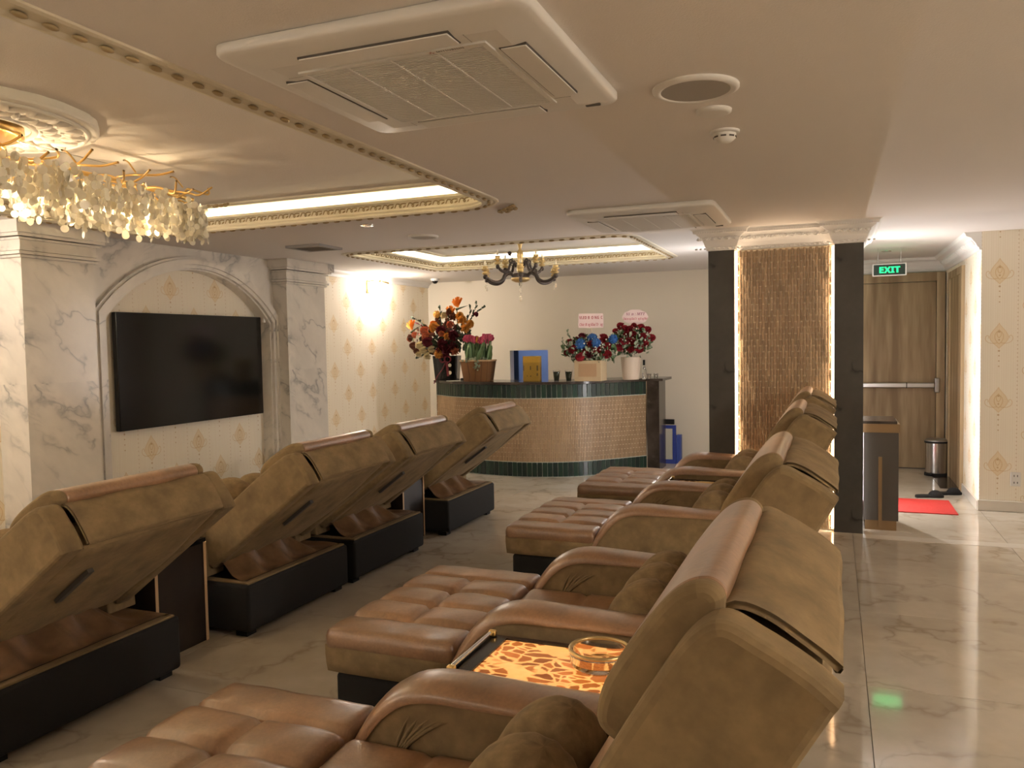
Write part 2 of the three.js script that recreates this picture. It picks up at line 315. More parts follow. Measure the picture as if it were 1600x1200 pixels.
function trayTrim(t, strip, color, power, where, sides) {
  // cornice on the lip of the tray, facing the opening
  const g = thing('trim', `cream and gold scrolled cornice around the ceiling tray ${where}`, 'cornice', [0, 0, 0], 0, null, 'structure');
  mesh('cornice', sweep(rrect(t, 0), [[0.085, H], [0.08, H - 0.005], [0.065, H - 0.008], [0.05, H - 0.003], [0.012, H - 0.006], [-0.006, H - 0.014], [-0.016, H - 0.014], [-0.022, H - 0.004], [-0.012, H + 0.008], [-0.02, H + 0.018], [-0.012, H + 0.03], [-0.012, H + 0.064], [-0.03, H + 0.074], [-0.034, H + 0.09], [0.01, H + 0.092], [0.01, H + 0.08]]), M.cream, g);
  const sc = []; const one = tube([[-0.046, -0.012, 0], [-0.03, 0.012, 0.002], [-0.005, 0.006, 0.003], [0.006, -0.008, 0.003], [-0.006, -0.012, 0.003], [-0.01, -0.002, 0.003], [0.012, 0.012, 0.003], [0.04, 0.01, 0.001]], 0.0042, 16, 4);
  const leaf = at(new THREE.SphereGeometry(1, 6, 4), 0.028, -0.006, 0.002, 0, 0, 0.5, [0.014, 0.006, 0.004]);
  const scroll = merge([one, leaf]);
  for (const [x, z, a] of along(rrect(t, -0.012), 0.092)) sc.push(at(scroll, x, H + 0.047, z, 0, a, 0));
  stuff(mesh('scroll_relief', merge(sc), M.goldPaint, g));
  const bd = []; const bead = at(new THREE.SphereGeometry(1, 7, 5), 0, 0, 0, 0, 0, 0, [0.026, 0.008, 0.012]);
  for (const [x, z, a] of along(rrect(t, 0.03), 0.088)) bd.push(at(bead, x, H - 0.012, z, 0, a, 0));
  stuff(mesh('leaf_beading', merge(bd), M.goldPaint, g));
  // flat frame on the raised ceiling
  mesh('upper_frame', sweep(rrect(t, -0.13), [[-0.02, HU], [-0.02, HU - 0.012], [-0.005, HU - 0.02], [0.02, HU - 0.02], [0.03, HU - 0.008], [0.03, HU]]), M.cream, g);
  // light strips lying in the recess behind the lip
  const w = t.x1 - t.x0, d = t.z1 - t.z0, cx = (t.x0 + t.x1) / 2, cz = (t.z0 + t.z1) / 2, y = H + 0.088, o = 0.11;
  for (const [x, z, lx, lz, side] of [[cx, t.z0 - o, w, 0.014, sides[0]], [cx, t.z1 + o, w, 0.014, sides[1]], [t.x0 - o, cz, 0.014, d, sides[2]], [t.x1 + o, cz, 0.014, d, sides[3]]]) {
    const m = tag(mesh('led_light_strip', boxAt(x - lx / 2, x + lx / 2, y - 0.006, y, z - lz / 2, z + lz / 2), strip), `light strip of the tray ${where}, side toward the ${side}`, 'light', `light strips of the tray ${where}`);
    areaLight(color, power, lx > lz ? lx : 0.03, lx > lz ? 0.03 : lz, [x, y + 0.004, z], [x, y, z]).rotation.set(Math.PI / 2, 0, 0);
  }
}
trayTrim(T1, M.led, WARM, L.cove1, 'above the tipped recliners', ['reception counter', 'end wall', 'television', 'raised recliners']);
trayTrim(T2, M.led2, WARM2, L.cove2, 'over the reception counter', ['service hatch', 'recliners', 'brass wall lamp', 'mosaic column']);
// gold scroll ornaments at the corners and middles of the trays
function cornerOrnament(x, y, z, a, s, label) {
  const parts = []; for (let k = 0; k < 9; k++) { const t = k / 8 - 0.5; parts.push(at(new THREE.SphereGeometry(1, 6, 5), t * 0.26, -0.006 - 0.008 * Math.cos(t * 3), 0.03 * Math.sin(k * 1.9), 0, k * 0.8, 0, [0.032 - 0.03 * Math.abs(t), 0.014, 0.02])); }
  for (const d of [-1, 1]) parts.push(tube([[d * 0.02, -0.012, 0.03], [d * 0.08, -0.014, 0.045], [d * 0.12, -0.012, 0.02], [d * 0.1, -0.012, 0.0], [d * 0.075, -0.012, 0.018]], 0.006, 14, 5));
  tag(place(mesh('ceiling_ornament', at(merge(parts), 0, 0, 0, 0, 0, 0, s), M.goldPaint), x, y, z, 0, a, 0), label, 'ornament', null, 'structure');
}
cornerOrnament(-2.12, HU - 0.012, -4.46, 0.8, 1, 'gold leaf scroll ornament on the tray corner frame');
cornerOrnament(-3.95, HU - 0.012, -4.48, 0, 0.7, 'small gold leaf ornament midway along the tray frame');
cornerOrnament(-1.9, H - 0.008, -4.74, -0.8, 0.85, 'gold leaf ornament on the flat ceiling at the tray corner');

{ // television wall: paper behind, marble arch and pilasters in front
  structure('wall_left', boxAt(XL - 0.25, XL, 0, H, ZB - 0.2, ZF + 0.2), M.paper, 'cream wallpaper wall with ogee ornaments behind the television', 'wall');
  const z1 = -4.51, z0 = -6.42, zc = (z0 + z1) / 2, hw = (z1 - z0) / 2, spring = 1.70, rise = 0.44;
  const outline = (d, close) => { // arch outline offset outwards by d, in (z, y)
    const w = hw + d, r0 = (hw * hw + rise * rise) / (2 * rise), cy = spring + rise - r0, r = r0 + d, a = Math.asin(Math.min(1, hw / r0)) + 0.0, pts = [[zc - w, 0]];
    const ys = cy + r * Math.cos(a), xs = r * Math.sin(a);
    for (let i = 0; i <= 28; i++) { const q = -a + 2 * a * i / 28; pts.push([zc + r * Math.sin(q) * (w / xs), cy + r * Math.cos(q)]); }
    pts.push([zc + w, 0]); return pts;
  };
  const panel = (outer, hole, x0, x1) => { const s = new THREE.Shape(outer.map((p) => new THREE.Vector2(...p))); if (hole) s.holes.push(new THREE.Path(hole.map((p) => new THREE.Vector2(...p)))); const g = new THREE.ExtrudeGeometry(s, { depth: x1 - x0, bevelEnabled: false }); g.applyMatrix4(new THREE.Matrix4().makeBasis(V3(0, 0, 1), V3(0, 1, 0), V3(1, 0, 0))); const i = g.index; const p = g.attributes.position; // mirror handled by two-sided drawing
    g.translate(x0, 0, 0); g.computeVertexNormals(); return g; };
  const ring = (d0, d1) => { const a = outline(d1), b = outline(d0).reverse(); return a.concat(b); };
  const A = thing('marble_arch', 'white veined marble arch surround around the television niche', 'arch', [0, 0, 0], 0, null, 'structure');
  const o = outline(0.02), outer = [[-6.55, 0], [-6.55, H], [-4.2, H], [-4.2, 0]].concat(o.slice().reverse());
  mesh('panel', panel(outer, null, XL - 0.005, -5.09), M.white, A);
  mesh('moulding', panel(ring(0.015, 0.11), null, -5.09, -5.055), M.white, A);
  mesh('moulding', panel(ring(0.0, 0.05), null, XL - 0.004, -5.085), M.white, A);
  mesh('moulding', panel(ring(0.045, 0.09), null, -5.055, -5.038), M.white, A);
  const pil = (za, zb, label) => {
    const g = thing('marble_pilaster', label, 'pilaster', [0, 0, 0], 0, null, 'structure');
    mesh('shaft', boxAt(XL - 0.004, -4.93, 0, 2.12, za, zb), M.white, g);
    const cap = []; for (const [y0, y1, d] of [[2.085, 2.1, 0.02], [2.105, 2.125, 0.035], [2.13, 2.15, 0.02], [2.15, 2.2, 0.012], [2.2, 2.215, 0.03], [2.22, 2.24, 0.055], [2.24, H, 0.075]]) cap.push(boxAt(XL - 0.004, -4.93 + d, y0, y1, za - d, zb + d));
    mesh('capital', merge(cap), M.white, g);
    mesh('plinth', boxAt(XL - 0.004, -4.9, 0, 0.12, za - 0.02, zb + 0.02), M.white, g);
  };
  pil(-4.3, -3.74, 'white veined marble pilaster between the long chandelier and the arch');
  pil(-7.12, -6.49, 'white veined marble pilaster between the arch and the brass wall lamp');
  structure('trim', sweep([[XL, ZB + 0.001], [XL, -7.2]].map((p) => p), [[0, H - 0.07], [0.012, H - 0.068], [0.02, H - 0.04], [0.05, H - 0.02], [0.06, H]].map(([a, y]) => [a, y]), false), M.trim, 'slim white crown moulding above the wallpaper by the counter', 'moulding');
}
{ // wall behind the counter, with the hatch; the exit door
  const s = new THREE.Shape([[XL - 0.2, 0], [XR + 0.2, 0], [XR + 0.2, H], [XL - 0.2, H]].map((p) => new THREE.Vector2(...p)));
  s.holes.push(new THREE.Path([[-4.0, 0.9], [-3.465, 0.9], [-3.465, 1.375], [-4.0, 1.375]].map((p) => new THREE.Vector2(...p))));
  const g = new THREE.ExtrudeGeometry(s, { depth: 0.14, bevelEnabled: false }); g.translate(0, 0, ZB - 0.14);
  structure('wall_back', g, M.wall, 'plain cream wall with a service hatch behind the reception counter', 'wall');
  const K = thing('wall', 'pantry room seen through the hatch, lit blue', 'room', [0, 0, 0], 0, null, 'structure');
  const paint = S({ color: lin(0.7, 0.69, 0.67), roughness: 0.7 });
  mesh('wall', boxAt(-5.1, -2.6, 0, H, -11.7, -11.6), paint, K); mesh('wall', boxAt(-5.2, -5.1, 0, H, -11.7, ZB - 0.14), paint, K); mesh('wall', boxAt(-2.6, -2.5, 0, H, -11.7, ZB - 0.14), paint, K);
  mesh('door_leaf', boxAt(-4.66, -4.52, 0, 2.0, -11.6, -11.56), S({ color: lin(0.03, 0.027, 0.025), roughness: 0.5 }), K);
  mesh('ledge', boxAt(-4.02, -3.445, 0.885, 0.9, ZB - 0.15, ZB + 0.05), M.trim, K);
  const lamp = tag(mesh('ceiling_light', boxAt(-4.3, -3.4, H - 0.03, H, -11.2, -11.0), S({ color: 0x000000, emissive: lin(0.3, 0.45, 1), emissiveIntensity: 1.5 })), 'blue white ceiling light inside the pantry', 'light');
  areaLight(lin(0.30, 0.46, 1), L.kitchen, 0.9, 0.2, [-3.85, H - 0.035, -11.1], [-3.85, 0, -11.1]).rotation.set(-Math.PI / 2, 0, 0);
  structure('wall_right', boxAt(XR, XR + 0.2, 0, H, ZB - 0.2, ZF + 0.2), M.paper, 'wallpaper wall at the far side of the lounge', 'wall');
  structure('wall_front', boxAt(XL - 0.2, XR + 0.2, 0, H, ZF, ZF + 0.2), M.wall, 'plain cream wall at the end of the lounge', 'wall');
  // wall beside the exit passage
  const C = structure('wall_side', boxAt(1.13, XR + 0.1, 0, H, ZB, -7.68), M.paper, 'cream wallpaper wall with ornaments at the corner of the exit passage', 'wall');
  structure('baseboard_right', at(rbox(XR - 1.12, 0.09, 0.024, 0.005), (XR + 1.12) / 2 - 0.004, 0.045, -7.668), M.pale, 'pale stone skirting under the wallpaper corner wall', 'skirting');
  structure('baseboard_side', boxAt(1.112, 1.13, 0, 0.08, -8.55, -7.67), M.pale, 'pale stone skirting in the exit passage', 'skirting');
  const crown = [[0, H - 0.15], [0.015, H - 0.148], [0.022, H - 0.125], [0.03, H - 0.12], [0.045, H - 0.09], [0.08, H - 0.045], [0.115, H - 0.03], [0.12, H - 0.012], [0.13, H]];
  const cr = structure('trim', sweep([[1.13, -7.68], [1.13, ZB], [0.2, ZB]], crown, false), M.trim, 'white carved crown moulding around the exit passage', 'moulding');
  { const cap = new THREE.Shape([[0, H], ...crown.map(([a, y]) => [-a, y])].map((p) => new THREE.Vector2(...p))); mesh('end_cap', at(new THREE.ExtrudeGeometry(cap, { depth: 0.004, bevelEnabled: false }), 1.13, 0, -7.682), M.trim, cr); }
  const bl = []; for (let z = -7.75; z > -9.8; z -= 0.09) bl.push(at(new THREE.SphereGeometry(1, 7, 5), 1.13 - 0.055, H - 0.082, z, 0, 0, 0.75, [0.014, 0.03, 0.022]));
  stuff(mesh('leaf_relief', merge(bl), M.trim, cr));
}
{ // exit door
  const d = thing('door_1', 'pale oak fire door with a steel push bar under the exit sign', 'door', [0, 0, 0], 0, null, 'structure');
  mesh('door_leaf', boxAt(0.12, 1.03, 0.012, 2.06, ZB, ZB + 0.035), M.wood, d);
  mesh('door_frame', merge([boxAt(1.035, 1.115, 0, 2.16, ZB, ZB + 0.06), boxAt(0.02, 0.115, 0, 2.16, ZB, ZB + 0.06), boxAt(0.115, 1.035, 2.065, 2.16, ZB, ZB + 0.06)]), M.wood, d);
  const bar = mesh('push_bar', at(rbox(0.86, 0.055, 0.05, 0.012), 0.585, 0.93, ZB + 0.09), M.steel, d);
  mesh('bar_end', at(rbox(0.05, 0.16, 0.06, 0.012), 1.04, 0.93, ZB + 0.065), M.steel, bar); mesh('bar_end', at(rbox(0.05, 0.16, 0.06, 0.012), 0.16, 0.93, ZB + 0.065), M.steel, bar);
  mesh('bar_joint', boxAt(0.735, 0.745, 0.9, 0.96, ZB + 0.062, ZB + 0.118), M.slot, bar);
  mesh('gap_shade', boxAt(0.115, 1.035, 0, 0.012, ZB, ZB + 0.03), M.slot, d);  // dark strip painted as the shade in the gap under the leaf
  const e = thing('door_2', 'brown wooden side door in the exit passage wall', 'door', [0, 0, 0], 0, null, 'structure');
  mesh('door_leaf', boxAt(1.115, 1.135, 0, 2.05, -9.45, -8.66), M.wood, e);
  mesh('door_frame', merge([boxAt(1.1, 1.135, 0, 2.12, -8.66, -8.58), boxAt(1.1, 1.135, 0, 2.12, -9.53, -9.45), boxAt(1.1, 1.135, 2.05, 2.12, -9.45, -8.66)]), M.wood, e);
  for (const y of [1.78, 1.35, 0.4]) mesh('hinge', at(cyl(0.008, 0.008, 0.1, 8), 1.108, y, -8.665), M.gold, e);
  structure('trim', boxAt(0.95, 1.11, 0.0, 0.006, -9.4, -8.68), M.counterStone, 'dark stone threshold under the brown side door', 'threshold');
}
// ---------------------------------------------------------------- mosaic column
{
  const zf = -6.5, zb = -7.8, x0 = -0.92, x1 = 0.2, p0 = -0.722, p1 = 0.0, top = 2.16;
  const g = thing('mosaic_column', 'square column with brown stick mosaic panel between dark stone strips, edges lit', 'column', [0, 0, 0], 0, null, 'structure');
  mesh('core', boxAt(x0 + 0.04, x1 - 0.04, 0, H, zb, zf - 0.1), M.darkStone, g);
  mesh('stone_strip', boxAt(x0, p0, 0, top, zf - 0.12, zf), M.darkStone, g);
  mesh('stone_strip', boxAt(p1, x1, 0, top, zf - 0.12, zf), M.darkStone, g);
  mesh('side_slab', boxAt(x0 + 0.02, x0 + 0.04, 0, top, zb, zf - 0.12), M.darkStone, g); mesh('side_slab', boxAt(x1 - 0.04, x1 - 0.02, 0, top, zb, zf - 0.12), M.darkStone, g);
  // stick mosaic: staggered columns of upright sticks standing proud of pale joints
  const panel = mesh('mosaic_panel', boxAt(p0, p1, 0, top, zf - 0.1, zf - 0.052), M.stickGrout, g);
  const n = 33, w = (p1 - p0 - 0.012) / n, h = 0.092, gap = 0.0052, geo = rbox(w - gap, h - gap, 0.012, 0.0022, 1), list = [];
  for (let i = 0; i < n; i++) for (let k = 0; k < 24; k++) {
    const y1 = top - 0.012 - k * h + (i % 2 ? h / 2 : 0), a = Math.min(y1, top - 0.004), b = Math.max(y1 - h, 0.01); if (a - b < 0.02) continue;
    list.push([p0 + 0.006 + w * (i + 0.5), (a + b) / 2, a - b, i, k]);
  }
  const rest = [[], [], []];
  list.sort((a, b) => b[1] - a[1]);
  list.forEach(([x, y, hh, i, k], q) => {
    const m = (i * 7 + k * 5 + ((i * k) % 4)) % 3, full = Math.abs(hh - h) < 1e-6, dz = ((i * 13 + k * 29) % 7) * 0.0005;
    if (q < 300) { const s = mesh('mosaic_stick', geo, M.stick[m], panel); s.position.set(x, y, zf - 0.048 + dz); if (!full) s.scale.y = hh / h; } else rest[m].push(at(geo, x, y, zf - 0.048 + dz, 0, 0, 0, [1, hh / h, 1]));
  });
  rest.forEach((r, m) => stuff(mesh('mosaic_sticks', merge(r), M.stick[m], panel)));
  // capital: carved cornice blocks over the stone strips, a lower run set back over the panel
  const prof = (o, y) => [[0.0, top], [0.012, top + 0.004], [0.014, top + 0.024], [0.02, top + 0.03], [0.03, top + 0.06], [0.05, top + 0.1], [0.085, top + 0.125], [0.1, top + 0.128], [0.105, top + 0.148], [0.125, H]].map(([a, b]) => [a + o, b]);
  const blk = (xa, xb, za, zz) => sweep([[xa, za], [xa, zz], [xb, zz], [xb, za]].reverse(), prof(0), false);
  mesh('capital', merge([blk(x0, p0, zb, zf), boxAt(x0, p0, top, H, zb, zf)]), M.trim, g); mesh('capital', merge([blk(p1, x1, zb, zf), boxAt(p1, x1, top, H, zb, zf)]), M.trim, g);
  mesh('capital', merge([sweep([[p0 + 0.0, zf - 0.06], [p1, zf - 0.06]].reverse(), prof(0), false), boxAt(p0, p1, top + 0.002, H, zb, zf - 0.06)]), M.trim, g);
  const den = [], rel = [];
  const dent = bx(0.009, 0.012, 0.008), pet = new THREE.SphereGeometry(1, 7, 5);
  const decor = (xa, xb, z) => { for (let x = xa; x < xb; x += 0.018) den.push(at(dent, x, H - 0.026, z + 0.107)); for (let x = xa; x < xb; x += 0.035) { den.push(at(pet, x, top + 0.017, z + 0.014, 0, 0, 0, [0.011, 0.007, 0.006])); }
    for (let x = xa + 0.03; x < xb - 0.02; x += 0.055) for (let k = 0; k < 5; k++) { const a = -0.9 + k * 0.45, t = 0.5 + 0.3 * Math.cos(a * 2); rel.push(at(pet, x + Math.sin(a) * 0.017, top + 0.07 + Math.cos(a) * 0.02, z + 0.042 + Math.cos(a) * 0.016, -0.6, 0, -a, [0.0055, 0.017 * t + 0.006, 0.006])); } };
  decor(x0 - 0.09, p0 + 0.08, zf); decor(p1 - 0.08, x1 + 0.09, zf); decor(p0 + 0.02, p1 - 0.02, zf - 0.06);
  stuff(mesh('capital_relief', merge([...den, ...rel]), M.trim, g));
  // light strips: in the grooves beside the mosaic, and up both flanks
  for (const [x, t] of [[p0, 1], [p1, -1]]) {
    mesh('led_light_strip', boxAt(Math.min(x, x + t * 0.006), Math.max(x, x + t * 0.006), 0.02, top - 0.005, zf - 0.05, zf - 0.03), M.ledFront, g);
    areaLight(PINK, L.colFront, 0.012, top - 0.03, [x + t * 0.009, top / 2, zf - 0.04], [x + t * 1.0, top / 2, zf - 0.22]);
  }
  for (const [x, t] of [[x0 + 0.02, -1], [x1 - 0.02, 1]]) {
    mesh('led_light_strip', boxAt(Math.min(x, x + t * 0.008), Math.max(x, x + t * 0.008), 0.02, top - 0.01, -7.74, -7.71), M.ledCool, g);
    areaLight(COOL, t > 0 ? L.colSide : L.colLeft, 0.016, top - 0.05, [x + t * 0.016, top / 2, -7.716], [x + t * 1.0, top / 2, -6.9]);
    areaLight(COOL, t > 0 ? L.colRear : L.colLeftRear, 0.016, top - 0.05, [x + t * 0.016, top / 2, -7.734], [x + t * 1.0, top / 2, -8.5]);
    mesh('led_light_strip', boxAt(Math.min(x, x + t * 0.006), Math.max(x, x + t * 0.006), 0.02, top - 0.01, -6.64, -6.625), M.ledCool, g);
    areaLight(COOL, L.colEdge, 0.01, top - 0.05, [x + t * 0.012, top / 2, -6.632], [x + t * 1.0, top / 2, -6.632]);
  }
}
// ---------------------------------------------------------------- reception counter
const arcPts = new THREE.CatmullRomCurve3([[-4.46, -8.7], [-4.03, -8.37], [-3.62, -8.235], [-3.25, -8.2], [-2.95, -8.245], [-2.62, -8.385], [-2.33, -8.65], [-2.14, -8.86], [-1.97, -9.06]].map(([x, z]) => V3(x, 0, z)), false, 'centripetal');
{
  const g = thing('reception_counter', 'curved reception counter clad in tan stick mosaic with dark green tile bands', 'counter');
  const N = 90, P = arcPts.getSpacedPoints(N).map((p) => [p.x, p.z]), top = 1.017;
  const nrm = P.map((p, i) => { const a = P[Math.max(0, i - 1)], b = P[Math.min(N, i + 1)], t = [b[0] - a[0], b[1] - a[1]], l = Math.hypot(...t); return [-t[1] / l, t[0] / l]; });
  const off = (d) => P.map((p, i) => [p[0] + nrm[i][0] * d, p[1] + nrm[i][1] * d]);
  const poly = (front, back, y0, y1) => { const s = new THREE.Shape(front.concat(back.slice().reverse()).map(([x, z]) => new THREE.Vector2(x, -z))); const q = new THREE.ExtrudeGeometry(s, { depth: y1 - y0, bevelEnabled: false }); q.rotateX(-Math.PI / 2); q.translate(0, y0, 0); return q; };
  mesh('body', poly(off(-0.012), off(-0.14), 0, top), M.mosaicGrout, g);
  mesh('grout_band', poly(off(-0.0095), off(-0.02), 0, 0.168), M.greenGrout, g); mesh('grout_band', poly(off(-0.0095), off(-0.02), 0.86, top), M.greenGrout, g);
  mesh('counter_top', poly(off(0.035), off(-0.52), top, 1.045), M.counterStone, g);
  mesh('inner_shelf', poly(off(-0.14), off(-0.7), 0.72, 0.75), M.woodDark, g);
  const len = arcPts.getLength(), frame = (s) => { const u = Math.min(1, Math.max(0, s / len)), p = arcPts.getPointAt(u), t = arcPts.getTangentAt(u); return [p.x, p.z, Math.atan2(-t.z, t.x), t]; };
  // green glazed tiles, each its own piece
  const nt = 52, tw = len / nt, gl = rbox(tw - 0.0062, 0.154, 0.012, 0.003, 1), gu = rbox(tw - 0.0062, 0.144, 0.012, 0.003, 1);
  for (let i = 0; i < nt; i++) { const [x, z, a, t] = frame((i + 0.5) * tw), ox = -t.z * -0.006, oz = t.x * -0.006;
    place(mesh('green_tile', gl, M.green[(i * 7) % 3], g), x + ox, 0.085, z + oz, 0, a, 0); place(mesh('green_tile', gu, M.green[(i * 5 + 1) % 3], g), x + ox, 0.941, z + oz, 0, a, 0); }
  // tan stick mosaic
  const nc = 146, sw = len / nc, hs = 0.0995, st = bx(sw - 0.0042, hs - 0.006, 0.009), lists = [[], [], []];
  for (let i = 0; i < nc; i++) { const [x, z, a, t] = frame((i + 0.5) * sw), ox = -t.z * -0.009, oz = t.x * -0.009;
    for (let k = 0; k < 8; k++) { const yb = 0.169 + (k - (i % 2 ? 0.5 : 0)) * hs, b = Math.max(0.169, yb), e = Math.min(0.861, yb + hs); if (e - b < 0.012) continue; lists[(i * 11 + k * 7 + (i * k) % 5) % 3].push(at(st, x + ox, (b + e) / 2, z + oz, 0, a, 0, [1, (e - b) / hs, 1])); } }
  lists.forEach((l, m) => stuff(mesh('mosaic_sticks', merge(l), M.mosaic[m], g)));
  mesh('end_slab', boxAt(-1.975, -1.835, 0, top, -9.42, -9.055), M.counterStone, g); mesh('end_top', boxAt(-2.05, -1.785, top, 1.045, -9.55, -9.02), M.counterStone, g);
  mesh('corner_trim', boxAt(-1.984, -1.972, 0, top, -9.062, -9.046), M.chrome, g);
  mesh('corner_trim', place(new THREE.Mesh(bx(0.014, top, 0.014)), -4.46, top / 2, -8.7).geometry, M.chrome, g).position.set(-4.462, top / 2, -8.7);
}
// ---------------------------------------------------------------- lounge chairs (face -x; origin on the floor under the rear edge of the base)
const WC = 0.93;
const groove = (v, c, w) => { const t = (v - c) / w; return Math.exp(-t * t); };
const G = {};
{
  G.base = rbox(1.56, 0.24, WC - 0.03, 0.018, 2); G.foot = bx(0.07, 0.035, 0.07);
  // footrest: two long rolls along its sides and six quilted squares between them
  G.footTop = soft(0.53, 0.085, WC, 0.03, [26, 3, 64], (x, y, z) => {
    if (y > 0) { let d = 0; for (const c of [-0.285, 0.285]) d += 0.021 * groove(z, c, 0.012);
      if (Math.abs(z) < 0.285) { for (const c of [-0.095, 0.095]) d += 0.014 * groove(z, c, 0.013) * (1 + 0.7 * groove(x, 0, 0.08)); d += 0.014 * groove(x, 0.0, 0.013) * (1 + 0.6 * Math.max(groove(z, -0.095, 0.05), groove(z, 0.095, 0.05))); }
      const roll = Math.abs(z) > 0.285 ? 0.006 * Math.cos((Math.abs(z) - 0.375) / 0.09 * 1.5) : 0.008 * Math.abs(Math.cos(z / 0.19 * Math.PI)) + 0.006 * Math.abs(Math.sin(x / 0.265 * Math.PI));
      y += roll - d + 0.0015 * Math.sin(x * 31 + z * 17); }
    return [x, y, z]; });
  G.footSkirt = soft(0.518, 0.11, WC - 0.012, 0.012, [6, 3, 8], (x, y, z) => [x * (1 + 0.02 * (y + 0.05) / 0.1), y, z * (1 + 0.012 * (y + 0.05) / 0.1)]);
  G.seat = soft(0.76, 0.12, 0.6, 0.03, [36, 3, 34], (x, y, z) => {
    if (y > 0) { let d = 0; for (const c of [-0.13, 0.12]) d += 0.012 * groove(x, c, 0.012); d += 0.012 * groove(z, 0, 0.012); y += 0.006 * Math.abs(Math.cos(z / 0.3 * Math.PI)) - d - 0.03 * Math.max(0, x) / 0.38; }
    return [x, y, z]; });
  // arm: suede sides under a padded leather top that runs down the front
  const ap = [[-1.105, 0.30], [-1.09, 0.345], [-1.045, 0.415], [-0.99, 0.485], [-0.93, 0.53], [-0.86, 0.55], [-0.7, 0.552], [-0.5, 0.55], [-0.3, 0.548]];
  const sh = new THREE.Shape(); sh.moveTo(-1.1, 0.29); sh.splineThru(ap.map((p) => new THREE.Vector2(...p))); sh.lineTo(-0.28, 0.29); sh.lineTo(-1.1, 0.29);
  G.arm = prism(sh, 0.152, 0.008, 2, 30);
  { // pad: rounded section swept along the top line
    const c = new THREE.CatmullRomCurve3(ap.map(([x, y]) => V3(x, y, 0))), n = 34, sec = [[-0.082, -0.012], [-0.084, 0.002], [-0.074, 0.016], [-0.045, 0.026], [0, 0.03], [0.045, 0.026], [0.074, 0.016], [0.084, 0.002], [0.082, -0.012]], Pn = [], U = [], I = [];
    for (let i = 0; i <= n; i++) { const p = c.getPointAt(i / n), t = c.getTangentAt(i / n), nx = -t.y, ny = t.x; sec.forEach(([z, o], k) => { const q = o * (0.75 + 0.4 * Math.sin(Math.min(1, i / n * 1.4) * 3.1)); Pn.push(p.x + nx * q, p.y + ny * q, z); U.push(i / n * 1.0, k * 0.025); }); }
    for (let i = 0; i < n; i++) for (let k = 0; k < sec.length - 1; k++) { const a = i * sec.length + k, b = a + sec.length; I.push(a, a + 1, b, b, a + 1, b + 1); }
    const g = new THREE.BufferGeometry(); g.setAttribute('position', new THREE.Float32BufferAttribute(Pn, 3)); g.setAttribute('uv', new THREE.Float32BufferAttribute(U, 2)); g.setIndex(I); g.computeVertexNormals(); G.pad = g;
  }
  { // gathered folds on the inner side of the arm, behind its rounded front
    const f = []; for (let k = 0; k < 5; k++) f.push(tube([[-0.985 + k * 0.012, 0.31, 0], [-0.95 + k * 0.004, 0.38, 0.006], [-0.93 + k * 0.02, 0.44 + k * 0.006, 0.004], [-0.9 + k * 0.03, 0.50, -0.002]], 0.0055, 10, 5)); G.folds = merge(f);
  }
  // back: (u up the back, v towards the sitter); the part is turned by the recline
  const wing = new THREE.Shape(); wing.moveTo(-0.04, 0.0); wing.splineThru([[-0.07, 0.06], [-0.04, 0.15], [0.08, 0.195], [0.25, 0.205], [0.45, 0.212], [0.6, 0.21], [0.695, 0.203], [0.742, 0.178], [0.75, 0.12], [0.75, 0.05], [0.742, 0.0]].map((p) => new THREE.Vector2(...p))); wing.lineTo(-0.04, 0);
  G.wing = prism(wing, 0.085, 0.018, 3, 26);
  G.core = soft(0.78, 0.12, 0.7, 0.03, [16, 4, 14], (x, y, z) => [x + 0.335, y + 0.062 + (y < 0 ? 0.008 * Math.sin(x * 9 + z * 5) : 0), z]);
  G.pad2 = soft(0.60, 0.11, 0.69, 0.04, [24, 4, 24], (x, y, z) => [x + 0.31, y + 0.14 + (y > 0 ? 0.018 * Math.cos(z * 4.2) - 0.008 * groove(x, 0.02, 0.012) : 0), z]);
  const pil = new THREE.Shape(); pil.moveTo(0.475, 0.185); pil.splineThru([[0.462, 0.215], [0.475, 0.25], [0.53, 0.268], [0.62, 0.266], [0.71, 0.252], [0.752, 0.222], [0.75, 0.188], [0.71, 0.168]].map((p) => new THREE.Vector2(...p))); pil.lineTo(0.475, 0.185);
  G.pillow = prism(pil, 0.62, 0.006, 2, 24); G.pillowEnd = prism(pil, 0.05, 0.02, 4, 24);
  { // cloth flap from the pillow over the head of the back
    const path = [[0.722, 0.178], [0.74, 0.165], [0.75, 0.13], [0.753, 0.08], [0.751, 0.035], [0.745, 0.01]], c = new THREE.CatmullRomCurve3(path.map(([u, v]) => V3(u, v, 0))), n = 16, m = 14, Pn = [], U = [], I = [];
    for (const s of [0, 1]) for (let i = 0; i <= n; i++) for (let k = 0; k <= m; k++) { const p = c.getPointAt(i / n), t = c.getTangentAt(i / n), z = (k / m - 0.5) * (0.66 - 0.01 * i / n), q = (s ? 0.0 : 0.012) + 0.003 * Math.sin(k * 0.9 + i * 0.35); Pn.push(p.x - t.y * q, p.y + t.x * q, z); U.push(i / n * 0.25, k / m * 0.66); }
    const row = m + 1, lay = (n + 1) * row; for (let i = 0; i < n; i++) for (let k = 0; k < m; k++) { const a = i * row + k, b = a + row; I.push(a, a + 1, b, b, a + 1, b + 1); I.push(lay + a, lay + b, lay + a + 1, lay + b, lay + b + 1, lay + a + 1); }
    const rim = []; for (let k = 0; k < m; k++) { rim.push([k, k + 1], [n * row + k, n * row + k + 1]); } for (let i = 0; i < n; i++) rim.push([i * row, (i + 1) * row], [i * row + m, (i + 1) * row + m]);
    for (const [a, b] of rim) I.push(a, b, lay + a, b, lay + b, lay + a);
